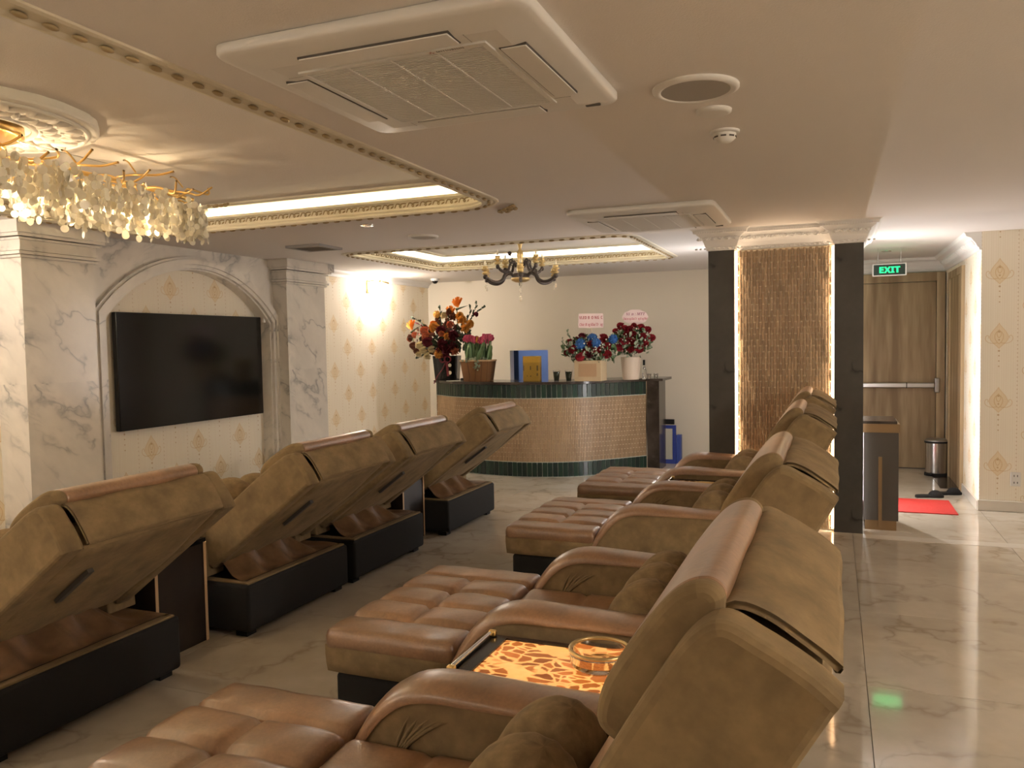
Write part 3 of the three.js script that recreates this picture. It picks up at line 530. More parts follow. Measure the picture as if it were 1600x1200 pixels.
    const g = new THREE.BufferGeometry(); g.setAttribute('position', new THREE.Float32BufferAttribute(Pn, 3)); g.setAttribute('uv', new THREE.Float32BufferAttribute(U, 2)); g.setIndex(I); g.computeVertexNormals(); G.flap = g;
    const hem = []; for (const z of [-0.318, 0.318]) hem.push(new THREE.TubeGeometry(new THREE.CatmullRomCurve3(path.map(([u, v]) => V3(u + 0.004, v, z))), 14, 0.005, 5)); hem.push(tube([[0.748, 0.012, -0.325], [0.748, 0.01, 0], [0.748, 0.012, 0.325]], 0.007, 12, 6)); G.hem = merge(hem);
  }
  { // lining that hangs from the tipped back into the open rear of the base
    const n = 30, m = 40, Pn = [], U = [], I = [], ss = (a, b, v) => { const t = Math.max(0, Math.min(1, (v - a) / (b - a))); return t * t * (3 - 2 * t); };
    for (let i = 0; i <= n; i++) for (let k = 0; k <= m; k++) {
      const t = i / n, s = k / m * 2 - 1, far = ss(-0.8, -0.25, s), up = far * (1 - 0.35 * ss(0.5, 1, s));
      const fold = (0.016 * Math.sin(s * 11 + t * 2.6) + 0.009 * Math.sin(s * 23 - t * 4)) * Math.sin(t * Math.PI) * (0.25 + far);
      Pn.push(-0.055 - 0.30 * t + 0.05 * t * far + fold * 0.7, 0.284 + 0.235 * Math.pow(t, 1.7) * up + Math.max(-0.008, fold), -0.405 + (s + 1) * 0.405); U.push(t * 0.4, s * 0.42);
    }
    for (let i = 0; i < n; i++) for (let k = 0; k < m; k++) { const a = i * (m + 1) + k, b = a + m + 1; I.push(a, b, a + 1, b, b + 1, a + 1); }
    const g = new THREE.BufferGeometry(); g.setAttribute('position', new THREE.Float32BufferAttribute(Pn, 3)); g.setAttribute('uv', new THREE.Float32BufferAttribute(U, 2)); g.setIndex(I); g.computeVertexNormals(); G.lining = g;
    G.liningRim = merge([at(rbox(0.045, 0.012, 0.86, 0.005), -0.045, 0.272, 0), at(rbox(0.42, 0.012, 0.04, 0.005), -0.25, 0.272, 0.41), at(rbox(0.42, 0.012, 0.04, 0.005), -0.25, 0.272, -0.41)]);
  }
  // lumbar cushion: three gathered lobes side by side
  const lobe = (z, s) => { const g = new THREE.SphereGeometry(1, 34, 22), p = g.attributes.position; for (let i = 0; i < p.count; i++) { const x = p.getX(i), y = p.getY(i), zz = p.getZ(i), a = Math.atan2(y, x), q = 1 + 0.055 * Math.cos(a * 17 + z * 9) * Math.pow(Math.abs(zz), 1.5), sq = Math.sign(zz) * Math.pow(Math.abs(zz), 0.72); p.setXYZ(i, x * 0.135 * s * q, y * 0.175 * s * q, sq * 0.118 + z); } return smooth(g); };
  G.lobes = [-0.2, 0.0, 0.2].map((z) => lobe(z, z ? 1 : 1.03));
}
function loungeChair(x, z, tilt, where, group, open) {
  const c = thing('lounge_chair', `brown leather recliner with ${open ? 'tipped back over open base' : 'raised back'}, ${where}`, 'recliner', [x, 0, z], 0, group);
  place(mesh('base', G.base, M.black, c), -0.79, 0.15, 0);
  for (const fx of [-0.08, -1.5]) for (const fz of [-0.39, 0.39]) place(mesh('foot', G.foot, M.black, c), fx, 0.0175, fz);
  const fr = place(mesh('footrest', G.footSkirt, M.suede, c), -1.345, 0.325, 0);
  place(mesh('leather_top', G.footTop, M.leather, fr), 0, 0.065, 0);
  place(mesh('seat', G.seat, M.leather, c), -0.7, 0.355, 0);
  for (const s of [-1, 1]) {
    const a = place(mesh('armrest', G.arm, M.suede, c), 0, 0, s * (WC / 2 - 0.082));
    mesh('arm_pad', G.pad, M.leather, a);
    place(mesh('gathered_fold', G.folds, M.suede, a), 0, 0, -s * 0.072);
  }
  const b = place(mesh('backrest', G.core, M.suede, c), -0.23, 0.35, 0, 0, 0, 0);
  b.rotation.set(0, 0, tilt);
  for (const s of [-1, 1]) place(mesh('side_wing', G.wing, M.suede, b), 0, 0, s * 0.375);
  mesh('back_pad', G.pad2, M.leather, b);
  const p = mesh('head_pillow', G.pillow, M.leather, b);
  for (const s of [-1, 1]) place(mesh('pillow_end', G.pillowEnd, M.suede, b), 0, 0, s * 0.325);
  if (open) mesh('pocket_slit', boxAt(0.30, 0.52, -0.012, 0.004, 0.16, 0.185), M.slot, b);
  mesh('head_flap', G.flap, M.suede, b); mesh('flap_hem', G.hem, M.suede, b);
  if (open) { mesh('lining', G.lining, M.lining, c); mesh('lining_rim', G.liningRim, M.suede, c); }
  // lumbar cushion lies on the seat against the back
  const k = thing('lumbar_cushion', `three lobed suede lumbar cushion on ${open ? 'tipped' : 'raised'} recliner ${where}`, 'cushion', [x - (open ? 0.47 : 0.48), open ? 0.55 : 0.475, z], 0, 'lumbar cushions');
  k.rotation.set(0, 0, open ? 0.35 : -0.35);
  G.lobes.forEach((g) => mesh('lobe', g, M.suede, k));
  return c;
}

const ord = ['first', 'second', 'third', 'fourth'];
[-6.03, -4.65, -2.9, -1.505].forEach((z, i) => loungeChair(-0.128, z, Math.PI / 3, `${ord[i]} from the mosaic column`, 'recliners with raised backs', false));
[-5.93, -4.63, -3.66, -2.31].forEach((z, i) => loungeChair(-2.72, z, 0.645, `${ord[i]} from the reception counter`, 'recliners facing the television', true));
// ---------------------------------------------------------------- side tables between the recliners
function sideTable(x, z, label, lit) {
  const t = thing('side_table', label, 'side table', [x, 0, z], 0, 'side tables between recliners'), r = -0.21;
  for (const s of [-1, 1]) { const b = mesh('side_board', boxAt(-0.86, r, 0.0, 0.5, s * 0.157 - 0.009, s * 0.157 + 0.009), M.woodDark, t); mesh('edge_band', boxAt(r - 0.001, r + 0.002, 0.0, 0.5, s * 0.157 - 0.0085, s * 0.157 + 0.0085), M.edge, b); }
  mesh('rear_panel', boxAt(r - 0.02, r - 0.004, 0.0, 0.5, -0.148, 0.148), M.woodDark, t);
  mesh('front_panel', boxAt(-0.86, -0.84, 0.0, 0.48, -0.148, 0.148), M.woodDark, t);
  mesh('top_frame', merge([boxAt(-0.9, r, 0.495, 0.52, 0.148, 0.168), boxAt(-0.9, r, 0.495, 0.52, -0.168, -0.148), boxAt(-0.9, -0.845, 0.495, 0.52, -0.148, 0.148), boxAt(r - 0.03, r, 0.495, 0.52, -0.148, 0.148)]), M.blackGloss, t);
  mesh('chrome_rail', at(cyl(0.008, 0.008, 0.3, 12), -0.9, 0.53, 0, Math.PI / 2, 0, 0), M.chrome, t);
  for (const s of [-1, 1]) mesh('rail_bracket', at(rbox(0.026, 0.02, 0.02, 0.006), -0.895, 0.53, s * 0.152), M.gold, t);
  mesh('stone_panel_light', boxAt(-0.845, r - 0.03, 0.5, 0.514, -0.148, 0.148), lit ? M.onyxLit : M.onyx, t);
  if (lit) areaLight(lin(1, 0.56, 0.22), L.table, 0.2, 0.28, [x - 0.74, 0.52, z], [x - 0.74, 1, z]).rotation.set(Math.PI / 2, 0, 0);
  return t;
}
M.onyx = Pm({ map: rep(T.onyx, 1.6, 3.2), roughness: 0.12 });
M.onyxLit = Pm({ map: rep(T.onyx, 1.6, 3.2), roughness: 0.12, emissive: lin(1, 0.66, 0.34), emissiveMap: rep(T.onyx, 1.6, 3.2), emissiveIntensity: 0.4 });
sideTable(-0.128, -2.2, 'dark side table with glowing orange stone top between raised recliners', true);
sideTable(-0.128, -5.34, 'dark side table between the two raised recliners closest to the mosaic column', false);
sideTable(-2.72, -2.98, 'dark side table between the third and fourth tipped recliners', false);
sideTable(-2.72, -5.3, 'dark side table between the first and second tipped recliners', false);
{ const b = thing('glass_ashtray', 'thick round glass bowl standing on the glowing side table', 'glass bowl', [-0.635, 0.5145, -2.24]);
  mesh('bowl', lathe([[0.0, 0.0], [0.07, 0.0], [0.085, 0.012], [0.09, 0.05], [0.082, 0.056], [0.076, 0.05], [0.07, 0.02], [0.0, 0.014]], 32), M.glass, b);
  mesh('rim', at(new THREE.TorusGeometry(0.086, 0.006, 8, 36), 0, 0.053, 0, Math.PI / 2), M.brass, b); }
// ---------------------------------------------------------------- television
{
  const t = thing('television', 'large black flat television hung in the marble arch', 'television', [-5.14, 1.3, -5.485]);
  mesh('cabinet', rbox(0.045, 0.925, 1.69, 0.006), M.blackGloss, t);
  mesh('screen', boxAt(0.0215, 0.0245, -0.452, 0.455, -0.838, 0.838), M.screen, t);
  mesh('wall_mount', boxAt(-0.06, -0.02, -0.2, 0.2, -0.3, 0.3), M.black, t);
  const p = tag(place(mesh('plug_box', rbox(0.03, 0.05, 0.03, 0.006), M.plastic), -5.13, 1.735, -6.385), 'small white device at the corner of the television', 'device');
}
// ---------------------------------------------------------------- ceiling fittings
function airConditioner(x0, x1, z0, z1, label) {
  const cx = (x0 + x1) / 2, cz = (z0 + z1) / 2, w = x1 - x0, a = thing('ceiling_air_conditioner', label, 'air conditioner', [cx, H, cz], 0, 'ceiling cassette air conditioners');
  const sq = (s, r) => roundRect(-s, s, -s, s, r, 5), h = w / 2;
  mesh('panel', merge([loft([[sq(h - 0.01, 0.05), 0], [sq(h, 0.055), -0.006], [sq(h, 0.055), -0.026], [sq(h - 0.008, 0.05), -0.034], [sq(h - 0.03, 0.04), -0.0385], [sq(h - 0.12, 0.02), -0.0505]]), boxAt(-h + 0.119, h - 0.119, -0.0505, -0.0, -h + 0.119, h - 0.119)]), M.plastic, a);
  // intake grille: louvres between ribs
  const gr = mesh('grille', boxAt(-0.285, 0.285, -0.0515, -0.044, -0.285, 0.285), M.grille, a);
  const sl = []; for (let i = 0; i < 46; i++) sl.push(boxAt(-0.28, 0.28, -0.0545, -0.051, -0.278 + i * 0.0122, -0.272 + i * 0.0122)); for (const x of [-0.145, 0, 0.145]) sl.push(boxAt(x - 0.003, x + 0.003, -0.0556, -0.051, -0.28, 0.28));
  stuff(mesh('louvres', merge(sl), M.plastic, gr));
  mesh('grille_frame', merge([boxAt(-0.3, 0.3, -0.056, -0.046, 0.283, 0.3), boxAt(-0.3, 0.3, -0.056, -0.046, -0.3, -0.283), boxAt(-0.3, -0.283, -0.056, -0.046, -0.283, 0.283), boxAt(0.283, 0.3, -0.056, -0.046, -0.283, 0.283)]), M.plastic, a);
  for (let k = 0; k < 4; k++) { // four outlets with a vane each
    const s = mesh('outlet_slot', at(boxAt(-0.235, 0.235, -0.0522, -0.046, 0.312, 0.392), 0, 0, 0, 0, k * Math.PI / 2, 0), M.slot, a);
    mesh('vane', at(at(rbox(0.464, 0.005, 0.0745, 0.002, 1), 0, -0.0535, 0.3535, 0.0), 0, 0, 0, 0, k * Math.PI / 2, 0), M.plastic, s);
    mesh('seam', at(boxAt(0.262, 0.2635, -0.0512, -0.044, 0.302, 0.36), 0, 0, 0, 0, k * Math.PI / 2, 0), M.grey, a);
  }
  mesh('sensor', boxAt(0.37, 0.42, -0.0475, -0.04, -0.415, -0.4), M.slot, a);
  const logo = canvasTex(256, 32, (g) => { g.fillStyle = '#d8d2c8'; g.fillRect(0, 0, 256, 32); g.fillStyle = '#8a2a22'; for (const [x, y] of [[16, 4], [8, 18], [24, 18]]) { g.beginPath(); g.moveTo(x, y); g.lineTo(x + 7, y + 6); g.lineTo(x, y + 12); g.lineTo(x - 7, y + 6); g.fill(); } g.fillStyle = '#3a3632'; g.font = 'bold 25px sans-serif'; g.fillText('MITSUBISHI', 42, 26, 205); });
  mesh('name_plate', at(new THREE.PlaneGeometry(0.15, 0.018), 0.2, -0.0565, 0.292, Math.PI / 2, 0, 0), S({ map: logo, roughness: 0.6 }), a);
  return a;
}
airConditioner(-1.64, -0.69, -2.79, -1.84, 'white ceiling cassette air conditioner beside the round ceiling speaker');
airConditioner(-1.63, -0.68, -6.0, -5.05, 'white ceiling cassette air conditioner in front of the mosaic column');
function ceilingSpeaker(x, z, r, label) { const s = thing('ceiling_speaker', label, 'speaker', [x, H, z], 0, 'round ceiling speakers'); mesh('rim', lathe([[r * 0.8, 0.0], [r * 0.8, -0.012], [r * 0.9, -0.016], [r, -0.008], [r, 0]], 40), M.plastic, s); mesh('grille', at(cyl(r * 0.82, r * 0.82, 0.008, 40), 0, -0.008, 0), M.grille, s); }
ceilingSpeaker(-0.44, -2.83, 0.145, 'large round ceiling speaker above the raised recliners');
ceilingSpeaker(-3.0, -5.68, 0.12, 'round ceiling speaker between the two ceiling trays');
tag(place(mesh('blank_cover', lathe([[0, -0.016], [0.05, -0.016], [0.064, -0.01], [0.066, 0]], 32), M.plastic), -0.42, H, -3.13), 'small round white cover plate next to the ceiling speaker', 'cover plate');
{ const d = thing('smoke_detector', 'white domed smoke detector on the ceiling', 'smoke detector', [-0.42, H, -3.46]);
  mesh('base', lathe([[0.0, -0.012], [0.056, -0.012], [0.06, -0.006], [0.06, 0]], 28), M.plastic, d); mesh('dome', lathe([[0.0, -0.05], [0.014, -0.05], [0.028, -0.044], [0.044, -0.03], [0.046, -0.012]], 28), M.plastic, d);
  const sl = []; for (let k = 0; k < 8; k++) sl.push(at(bx(0.022, 0.006, 0.006), 0.043 * Math.cos(k * 0.785), -0.026, 0.043 * Math.sin(k * 0.785), 0, -k * 0.785 + Math.PI / 2, 0)); mesh('slots', merge(sl), M.slot, d); }
for (const [x, z, w] of [[-3.07, -4.97, 'beside the tray cornice'], [0.48, -8.9, 'in the exit passage ceiling']]) { const s = thing('recessed_downlight', `small unlit recessed downlight ${w}`, 'downlight', [x, H, z], 0, 'recessed downlights'); mesh('rim', lathe([[0.03, 0], [0.03, -0.006], [0.045, -0.006], [0.047, 0]], 24), M.chrome, s); mesh('lens', at(cyl(0.031, 0.031, 0.004, 20), 0, -0.002, 0), M.plastic, s); }
{ const v = thing('ceiling_vent', 'square grey ceiling vent above the marble pilaster', 'vent', [-4.12, H, -5.82]);
  mesh('frame', merge([boxAt(-0.17, 0.17, -0.02, 0, -0.17, -0.13), boxAt(-0.17, 0.17, -0.02, 0, 0.13, 0.17), boxAt(-0.17, -0.13, -0.02, 0, -0.13, 0.13), boxAt(0.13, 0.17, -0.02, 0, -0.13, 0.13)]), M.grey, v); mesh('core', boxAt(-0.13, 0.13, -0.006, 0, -0.13, 0.13), M.grille, v);
  for (let k = 0; k < 6; k++) mesh('vent_slat', at(bx(0.26, 0.003, 0.03), 0, -0.012, -0.105 + k * 0.042, 0.6), M.grey, v); }
{ const c = thing('dome_camera', 'small white dome security camera in the ceiling corner', 'camera', [-4.78, H, -9.35]);
  mesh('base', lathe([[0, -0.03], [0.05, -0.03], [0.056, -0.02], [0.058, 0]], 24), M.plastic, c); mesh('dome', at(new THREE.SphereGeometry(0.038, 20, 10, 0, 6.3, 1.57, 1.57), 0, -0.028, 0), M.blackGloss, c); }
{ const s = thing('exit_sign', 'glowing green exit sign in front of the oak door', 'sign', [0.49, 2.11, -8.6]);
  const t = canvasTex(256, 104, (g) => { g.fillStyle = '#04140c'; g.fillRect(0, 0, 256, 104); g.font = 'bold 82px sans-serif'; g.lineWidth = 3; g.lineJoin = 'round'; g.textAlign = 'center'; g.fillStyle = '#12e07c'; g.strokeStyle = '#12e07c'; g.fillText('EXIT', 128, 82, 214); g.strokeText('EXIT', 128, 82, 214);  });
  mesh('housing', rbox(0.3, 0.118, 0.03, 0.006), M.plastic, s); mesh('sign_face', at(new THREE.PlaneGeometry(0.276, 0.1), 0, 0, 0.0158), S({ map: t, roughness: 0.3, emissive: 0xffffff, emissiveMap: t, emissiveIntensity: 1.0 }), s);
  for (const x of [-0.1, 0.1]) mesh('hanger', at(cyl(0.003, 0.003, 0.155, 6), x, 0.135, 0), M.chrome, s);
  areaLight(lin(0.06, 1, 0.32), L.exit, 0.26, 0.09, [0.49, 2.11, -8.58], [0.49, 2.11, 0]);
  areaLight(lin(0.06, 1, 0.32), L.exit, 0.26, 0.09, [0.49, 2.11, -8.62], [0.49, 2.05, -10]);
  mesh('sign_face', at(new THREE.PlaneGeometry(0.276, 0.1), 0, 0, -0.0158, 0, Math.PI, 0), S({ map: t, roughness: 0.3, emissive: 0xffffff, emissiveMap: t, emissiveIntensity: 1.0 }), s); }
// ---------------------------------------------------------------- brass wall lamps; those after the first two are added fill
function wallLamp(x, z, turn, label, dim = 1) {
  const l = thing('wall_lamp', label, 'lamp', [x, 2.2, z], turn, 'brass wall lamps');
  mesh('wall_plate', at(rbox(0.02, 0.15, 0.06, 0.008), 0.01, -0.02, 0), M.gold, l); mesh('arm', tube([[0.01, 0.04, 0], [0.06, 0.05, 0], [0.1, 0.045, -0.02]], 0.01, 10, 8), M.gold, l);
  mesh('lamp_head', at(cyl(0.016, 0.016, 0.34, 14), 0.13, 0.038, -0.16, Math.PI / 2, 0, -0.25), M.gold, l);
  mesh('bulb', at(new THREE.CapsuleGeometry(0.012, 0.26, 6, 12), 0.13, 0.022, -0.16, Math.PI / 2, 0, -0.25), S({ color: 0x000000, emissive: lin(1, 0.86, 0.68), emissiveIntensity: 3 }), l);
  const p = V3(0.13, 0.01, -0.1).applyAxisAngle(V3(0, 1, 0), turn); pointLight(lin(1, 0.89, 0.78), L.sconce * dim, [x + p.x, 2.2 + p.y, z + p.z], 2);
}
wallLamp(XL, -8.4, 0, 'glowing brass wall lamp on the wallpaper beside the reception counter', 0.75);
wallLamp(XL, -2.75, 0, 'glowing brass wall lamp before the marble pilaster by the long chandelier', 0.42);
wallLamp(XL, 0.4, 0, 'added unseen brass fill lamp past the long chandelier');  // out of view, added to lift the general brightness
wallLamp(XR, -5.2, Math.PI, 'added unseen brass fill lamp on the side wall near the exit passage', 0.12);  // added weak fill from the unseen side wall
wallLamp(XR, -1.2, Math.PI, 'added unseen brass fill lamp on the side wall across from the tipped recliners', 2.9);  // added strong fill from the right, for recliner backs and floor
wallLamp(-3.2, ZF, Math.PI / 2, 'added unseen brass fill lamp on the end wall behind the tipped recliners', 0.5);  // added behind the camera as fill for the tipped recliners
wallLamp(0.8, ZF, Math.PI / 2, 'added unseen brass fill lamp on the end wall behind the raised recliners', 0.12);  // added behind the camera, faint fill for surfaces facing it
// ---------------------------------------------------------------- chandeliers
{ // long branch chandelier hung with shell discs
  const cx = -3.4, cz = -2.35, c = thing('disc_chandelier', 'long gold branch chandelier hung with many pale shell discs', 'chandelier', [cx, 0, cz]);
  const med = thing('ceiling_rosette', 'white carved oval plaster rosette above the long chandelier', 'rosette', [cx - 0.02, HU, cz], 0, null, 'structure');
  { const s = new THREE.Shape(), n = 96; for (let i = 0; i <= n; i++) { const a = i / n * 6.28318, r = 0.5 * (1 + 0.035 * Math.abs(Math.sin(a * 6)) + 0.02 * Math.cos(a * 12)); const q = [r * Math.cos(a), r * Math.sin(a)]; i ? s.lineTo(...q) : s.moveTo(...q); }
    const g = new THREE.ExtrudeGeometry(s, { depth: 0.03, bevelEnabled: true, bevelThickness: 0.012, bevelSize: 0.012, bevelSegments: 2, curveSegments: 4 }); g.rotateX(Math.PI / 2); g.translate(0, -0.001, 0); mesh('plate', g, M.trim, med);
    const rel = []; for (let i = 0; i < 48; i++) { const a = i / 48 * 6.283; for (const [r, l, w] of [[0.42, 0.065, 0.022], [0.33, 0.05, 0.018]]) rel.push(at(at(new THREE.SphereGeometry(1, 7, 5), 0, 0, 0, 0, 0, 0, [l * (0.7 + 0.3 * ((i * 7) % 3) / 2), 0.016, w]), r * Math.cos(a), -0.046, r * Math.sin(a), 0, -a + (i % 2 ? 0.5 : -0.5), 0)); }
    rel.push(at(new THREE.TorusGeometry(0.27, 0.014, 6, 48), 0, -0.046, 0, Math.PI / 2)); rel.push(at(new THREE.TorusGeometry(0.475, 0.01, 6, 60), 0, -0.046, 0, Math.PI / 2)); stuff(mesh('leaf_relief', merge(rel), M.trim, med)); }
  mesh('canopy', lathe([[0, HU - 0.09], [0.2, HU - 0.09], [0.22, HU - 0.08], [0.22, HU - 0.045], [0.0, HU - 0.045]].map(([r, y]) => [r, y]), 40), M.gold, c);
  for (const [x, z] of [[0.1, 0.15], [-0.1, 0.15], [0.1, -0.15], [-0.1, -0.15]]) mesh('hanging_wire', tube([[x, HU - 0.09, z], [x * 1.6, 2.36, z * 4.2]], 0.0018, 2, 4), M.steel, c);
  mesh('ring_plate', lathe([[0.1, 2.325], [0.15, 2.325], [0.15, 2.345], [0.1, 2.345], [0.1, 2.325]], 32), M.gold, c);
  const hw = 0.33, hl = 1.3, stems = [];
  for (let k = 0; k < 46; k++) { const s = k % 2 ? 1 : -1, z = -hl + (k / 45) * 2 * hl, w = hw * Math.sqrt(Math.max(0.12, 1 - Math.pow(z / (hl + 0.06), 4))), y = 2.3 + 0.03 * Math.sin(k * 2.3); stems.push(tube([[0, y + 0.02, z], [s * w * 0.4, y + 0.035 * Math.sin(k), z + 0.05 * Math.sin(k * 1.7)], [s * w * 0.75, y + 0.02 * Math.cos(k * 1.3), z - 0.03], [s * w * 1.05, y + 0.025, z + 0.05 * Math.cos(k)]], 0.006, 10, 5)); if (k % 3 === 0) stems.push(tube([[s * w * 0.4, y + 0.03, z], [s * w * 0.55, y + 0.06, z + 0.09], [s * w * 0.7, y + 0.05, z + 0.16]], 0.0045, 8, 5)); }
  stems.push(tube([[0, 2.315, -hl], [0.02, 2.325, -0.6], [-0.02, 2.32, 0], [0.02, 2.325, 0.6], [0, 2.315, hl]], 0.012, 30, 6));
  stuff(mesh('branches', merge(stems), M.gold, c));
  const disc = at(cyl(1, 1, 0.16, 14), 0, 0, 0, Math.PI / 2), all = [];
  for (let k = 0; k < 620; k++) { // strings of discs
    const a = rnd() * 6.283, q = Math.sqrt(rnd() * 0.85 + 0.15), z = Math.max(-1, Math.min(1, q * Math.cos(a) * 1.25)) * hl, x = q * Math.sin(a) * hw * Math.sqrt(Math.max(0.15, 1 - Math.pow(z / (hl + 0.06), 4))) * 1.05, n = 4 + Math.floor(rnd() * 2.5); let y = 2.3 - rr(0, 0.03);
    for (let i = 0; i < n; i++) { const r = rr(0.014, 0.0205); y -= r * 1.9; if (y < 2.03) break; all.push([x + rr(-0.012, 0.012), y, z + rr(-0.012, 0.012), r, rr(0, 3.14), rr(-0.25, 0.25)]); }
  }
  // the discs that show largest are pieces of their own
  all.sort((p, q) => (q[0] * 0.9 - Math.abs(q[2] + 0.75) * 0.35 + (q[1] < 2.1 ? 0.12 : 0)) - (p[0] * 0.9 - Math.abs(p[2] + 0.75) * 0.35 + (p[1] < 2.1 ? 0.12 : 0)));
  const restD = [];
  all.forEach(([x, y, z, r, a, b], i) => { if (i < 300) { const m = mesh('shell_disc', disc, M.capiz, c); m.position.set(x, y, z); m.rotation.set(b, a, 0); m.scale.set(r, r, r * 0.8); } else restD.push([x, y, z, r, a, b]); });
  const im = new THREE.InstancedMesh(disc, M.capiz, restD.length); im.name = 'shell_discs'; im.castShadow = im.receiveShadow = true; const d = new THREE.Object3D();
  restD.forEach(([x, y, z, r, a, b], i) => { d.position.set(x, y, z); d.rotation.set(b, a, 0); d.scale.set(r, r, r * 0.8); d.updateMatrix(); im.setMatrixAt(i, d.matrix); }); c.add(stuff(im));
  for (const z of [-0.95, -0.3, 0.35, 1.0]) { mesh('bulb', at(new THREE.SphereGeometry(0.022, 12, 8), 0, 2.16, z), S({ color: 0x000000, emissive: lin(1, 0.78, 0.45), emissiveIntensity: 1.6 }), c); pointLight(lin(1, 0.74, 0.44), L.chand, [cx, 2.16, cz + z], 1); }
}
{ // brass and bronze chandelier with candle arms
  const c = thing('candle_chandelier', 'brass and bronze candle chandelier with glass drops over the reception counter', 'chandelier', [-2.83, 0, -7.35]);
  mesh('stem', lathe([[0.0, HU], [0.045, HU], [0.05, HU - 0.02], [0.02, HU - 0.05], [0.012, HU - 0.09], [0.03, HU - 0.12], [0.036, HU - 0.16], [0.022, HU - 0.19], [0.03, HU - 0.22], [0.034, HU - 0.3], [0.02, HU - 0.31], [0, HU - 0.31]], 20), M.brass, c);
  mesh('body', lathe([[0, 2.055], [0.05, 2.06], [0.085, 2.075], [0.095, 2.09], [0.09, 2.1]], 24), M.brass, c); mesh('drum', lathe([[0.088, 2.1], [0.088, 2.135], [0.06, 2.145], [0, 2.15]], 24), M.bronze, c);
  mesh('finial', at(cyl(0.006, 0.002, 0.05, 8), 0, 2.03, 0), M.bronze, c);
  const armG = tube([[0.07, 0.11, 0], [0.12, 0.15, 0], [0.17, 0.13, 0], [0.2, 0.08, 0], [0.25, 0.055, 0], [0.31, 0.06, 0], [0.36, 0.085, 0], [0.385, 0.12, 0]], 0.0155, 24, 7), curl = tube([[0.12, 0.15, 0], [0.15, 0.175, 0], [0.18, 0.165, 0], [0.18, 0.14, 0]], 0.008, 12, 6), knob = at(new THREE.SphereGeometry(0.024, 10, 8), 0.385, 0.1, 0);
  const cup = lathe([[0, 0], [0.02, 0], [0.03, 0.012], [0.03, 0.022], [0.016, 0.026], [0.016, 0.034], [0.035, 0.044], [0.036, 0.056], [0.02, 0.058], [0.026, 0.066], [0.026, 0.082], [0, 0.084]], 14), bulbG = lathe([[0, 0], [0.009, 0.004], [0.012, 0.02], [0.008, 0.036], [0, 0.052]], 10), dropG = new THREE.OctahedronGeometry(0.014, 1), bead = new THREE.OctahedronGeometry(0.007, 0);
  const flame = Pm({ color: lin(0.85, 0.8, 0.66), roughness: 0.2 });
  for (let k = 0; k < 10; k++) {
    const outer = k < 6, a = outer ? k / 6 * 6.2832 + 0.15 : (k - 6) / 4 * 6.2832 + 0.6, r = outer ? 1 : 0.68, y = outer ? 2.0 : 2.1, q = [Math.cos(a), Math.sin(a)], R = 0.385 * r;
    const arm = mesh('arm', at(merge([armG, curl, knob]), 0, y, 0, 0, -a, 0, [r, 1, 1]), M.bronze, c);
    mesh('candle_cup', at(cup, R * q[0], y + 0.12, R * q[1]), M.brass, c); mesh('candle_bulb', at(bulbG, R * q[0], y + 0.204, R * q[1]), flame, c);
    if (outer) mesh('glass_drop', merge([at(bead, R * q[0], y + 0.07, R * q[1]), at(bead, R * q[0], y + 0.05, R * q[1]), at(dropG, R * q[0], y + 0.01, R * q[1], 0, 0, 0, [0.8, 1.6, 0.8])]), M.crystal, c);
  }
  mesh('glass_drop', merge([0, 1, 2, 3].map((k) => at(bead, 0, 2.02 - k * 0.024, 0)).concat([at(dropG, 0, 1.9, 0, 0, 0, 0, [1, 2.2, 1])])), M.crystal, c);
  mesh('scroll_sprig', tube([[-0.06, 2.2, 0.02], [-0.09, 2.24, 0.02], [-0.07, 2.28, 0.02], [-0.1, 2.33, 0.02]], 0.005, 12, 5), M.bronze, c); mesh('scroll_rose', at(new THREE.IcosahedronGeometry(0.022, 1), -0.1, 2.34, 0.02), M.bronze, c);
}
// ---------------------------------------------------------------- things on the counter
const FC = { red: [0.30, 0.012, 0.022], dred: [0.14, 0.010, 0.022], yellow: [0.72, 0.36, 0.07], orange: [0.78, 0.26, 0.03], coral: [0.55, 0.17, 0.08], cream: [0.66, 0.56, 0.34], blue: [0.018, 0.09, 0.27], pink: [0.52, 0.09, 0.16], brown: [0.16, 0.055, 0.03] };
const flowerMat = {}; for (const k in FC) flowerMat[k] = Pm({ color: lin(...FC[k]), roughness: 0.75, sheen: 0.3, sheenColor: lin(...FC[k]) });
const leafMat = [[0.075, 0.135, 0.05], [0.12, 0.2, 0.08], [0.045, 0.07, 0.035], [0.24, 0.28, 0.19]].map((c) => S({ color: lin(...c), roughness: 0.6, side: THREE.DoubleSide }));
const whiteFl = S({ color: lin(0.62, 0.60, 0.50), roughness: 0.8 });
function petal(w, h, cup, curl) { const g = new THREE.PlaneGeometry(w, h, 4, 4), p = g.attributes.position; for (let i = 0; i < p.count; i++) { let x = p.getX(i), y = p.getY(i) + h / 2; const t = y / h; x *= 0.45 + 0.9 * Math.sin(Math.min(1, t * 1.1 + 0.12) * 2.6); p.setXYZ(i, x, y, cup * (x * x) / w * 4 + curl * t * t * h); } return smooth(g); }
function roseG() { const l = []; for (const [n, r, tilt, w, h] of [[6, 0.010, 0.75, 0.036, 0.036], [5, 0.008, 0.45, 0.032, 0.036], [4, 0.005, 0.2, 0.026, 0.036], [3, 0.002, 0.02, 0.02, 0.034]]) for (let k = 0; k < n; k++) l.push(at(at(petal(w, h, 0.5, -0.25), 0, -0.012, -0.0, -tilt, Math.PI, 0), 0, 0, 0)), l.push(at(l.pop(), r * Math.sin(k / n * 6.283 + n), 0, r * Math.cos(k / n * 6.283 + n), 0, k / n * 6.283 + n, 0)); l.push(new THREE.SphereGeometry(0.012, 8, 6)); return merge(l); }
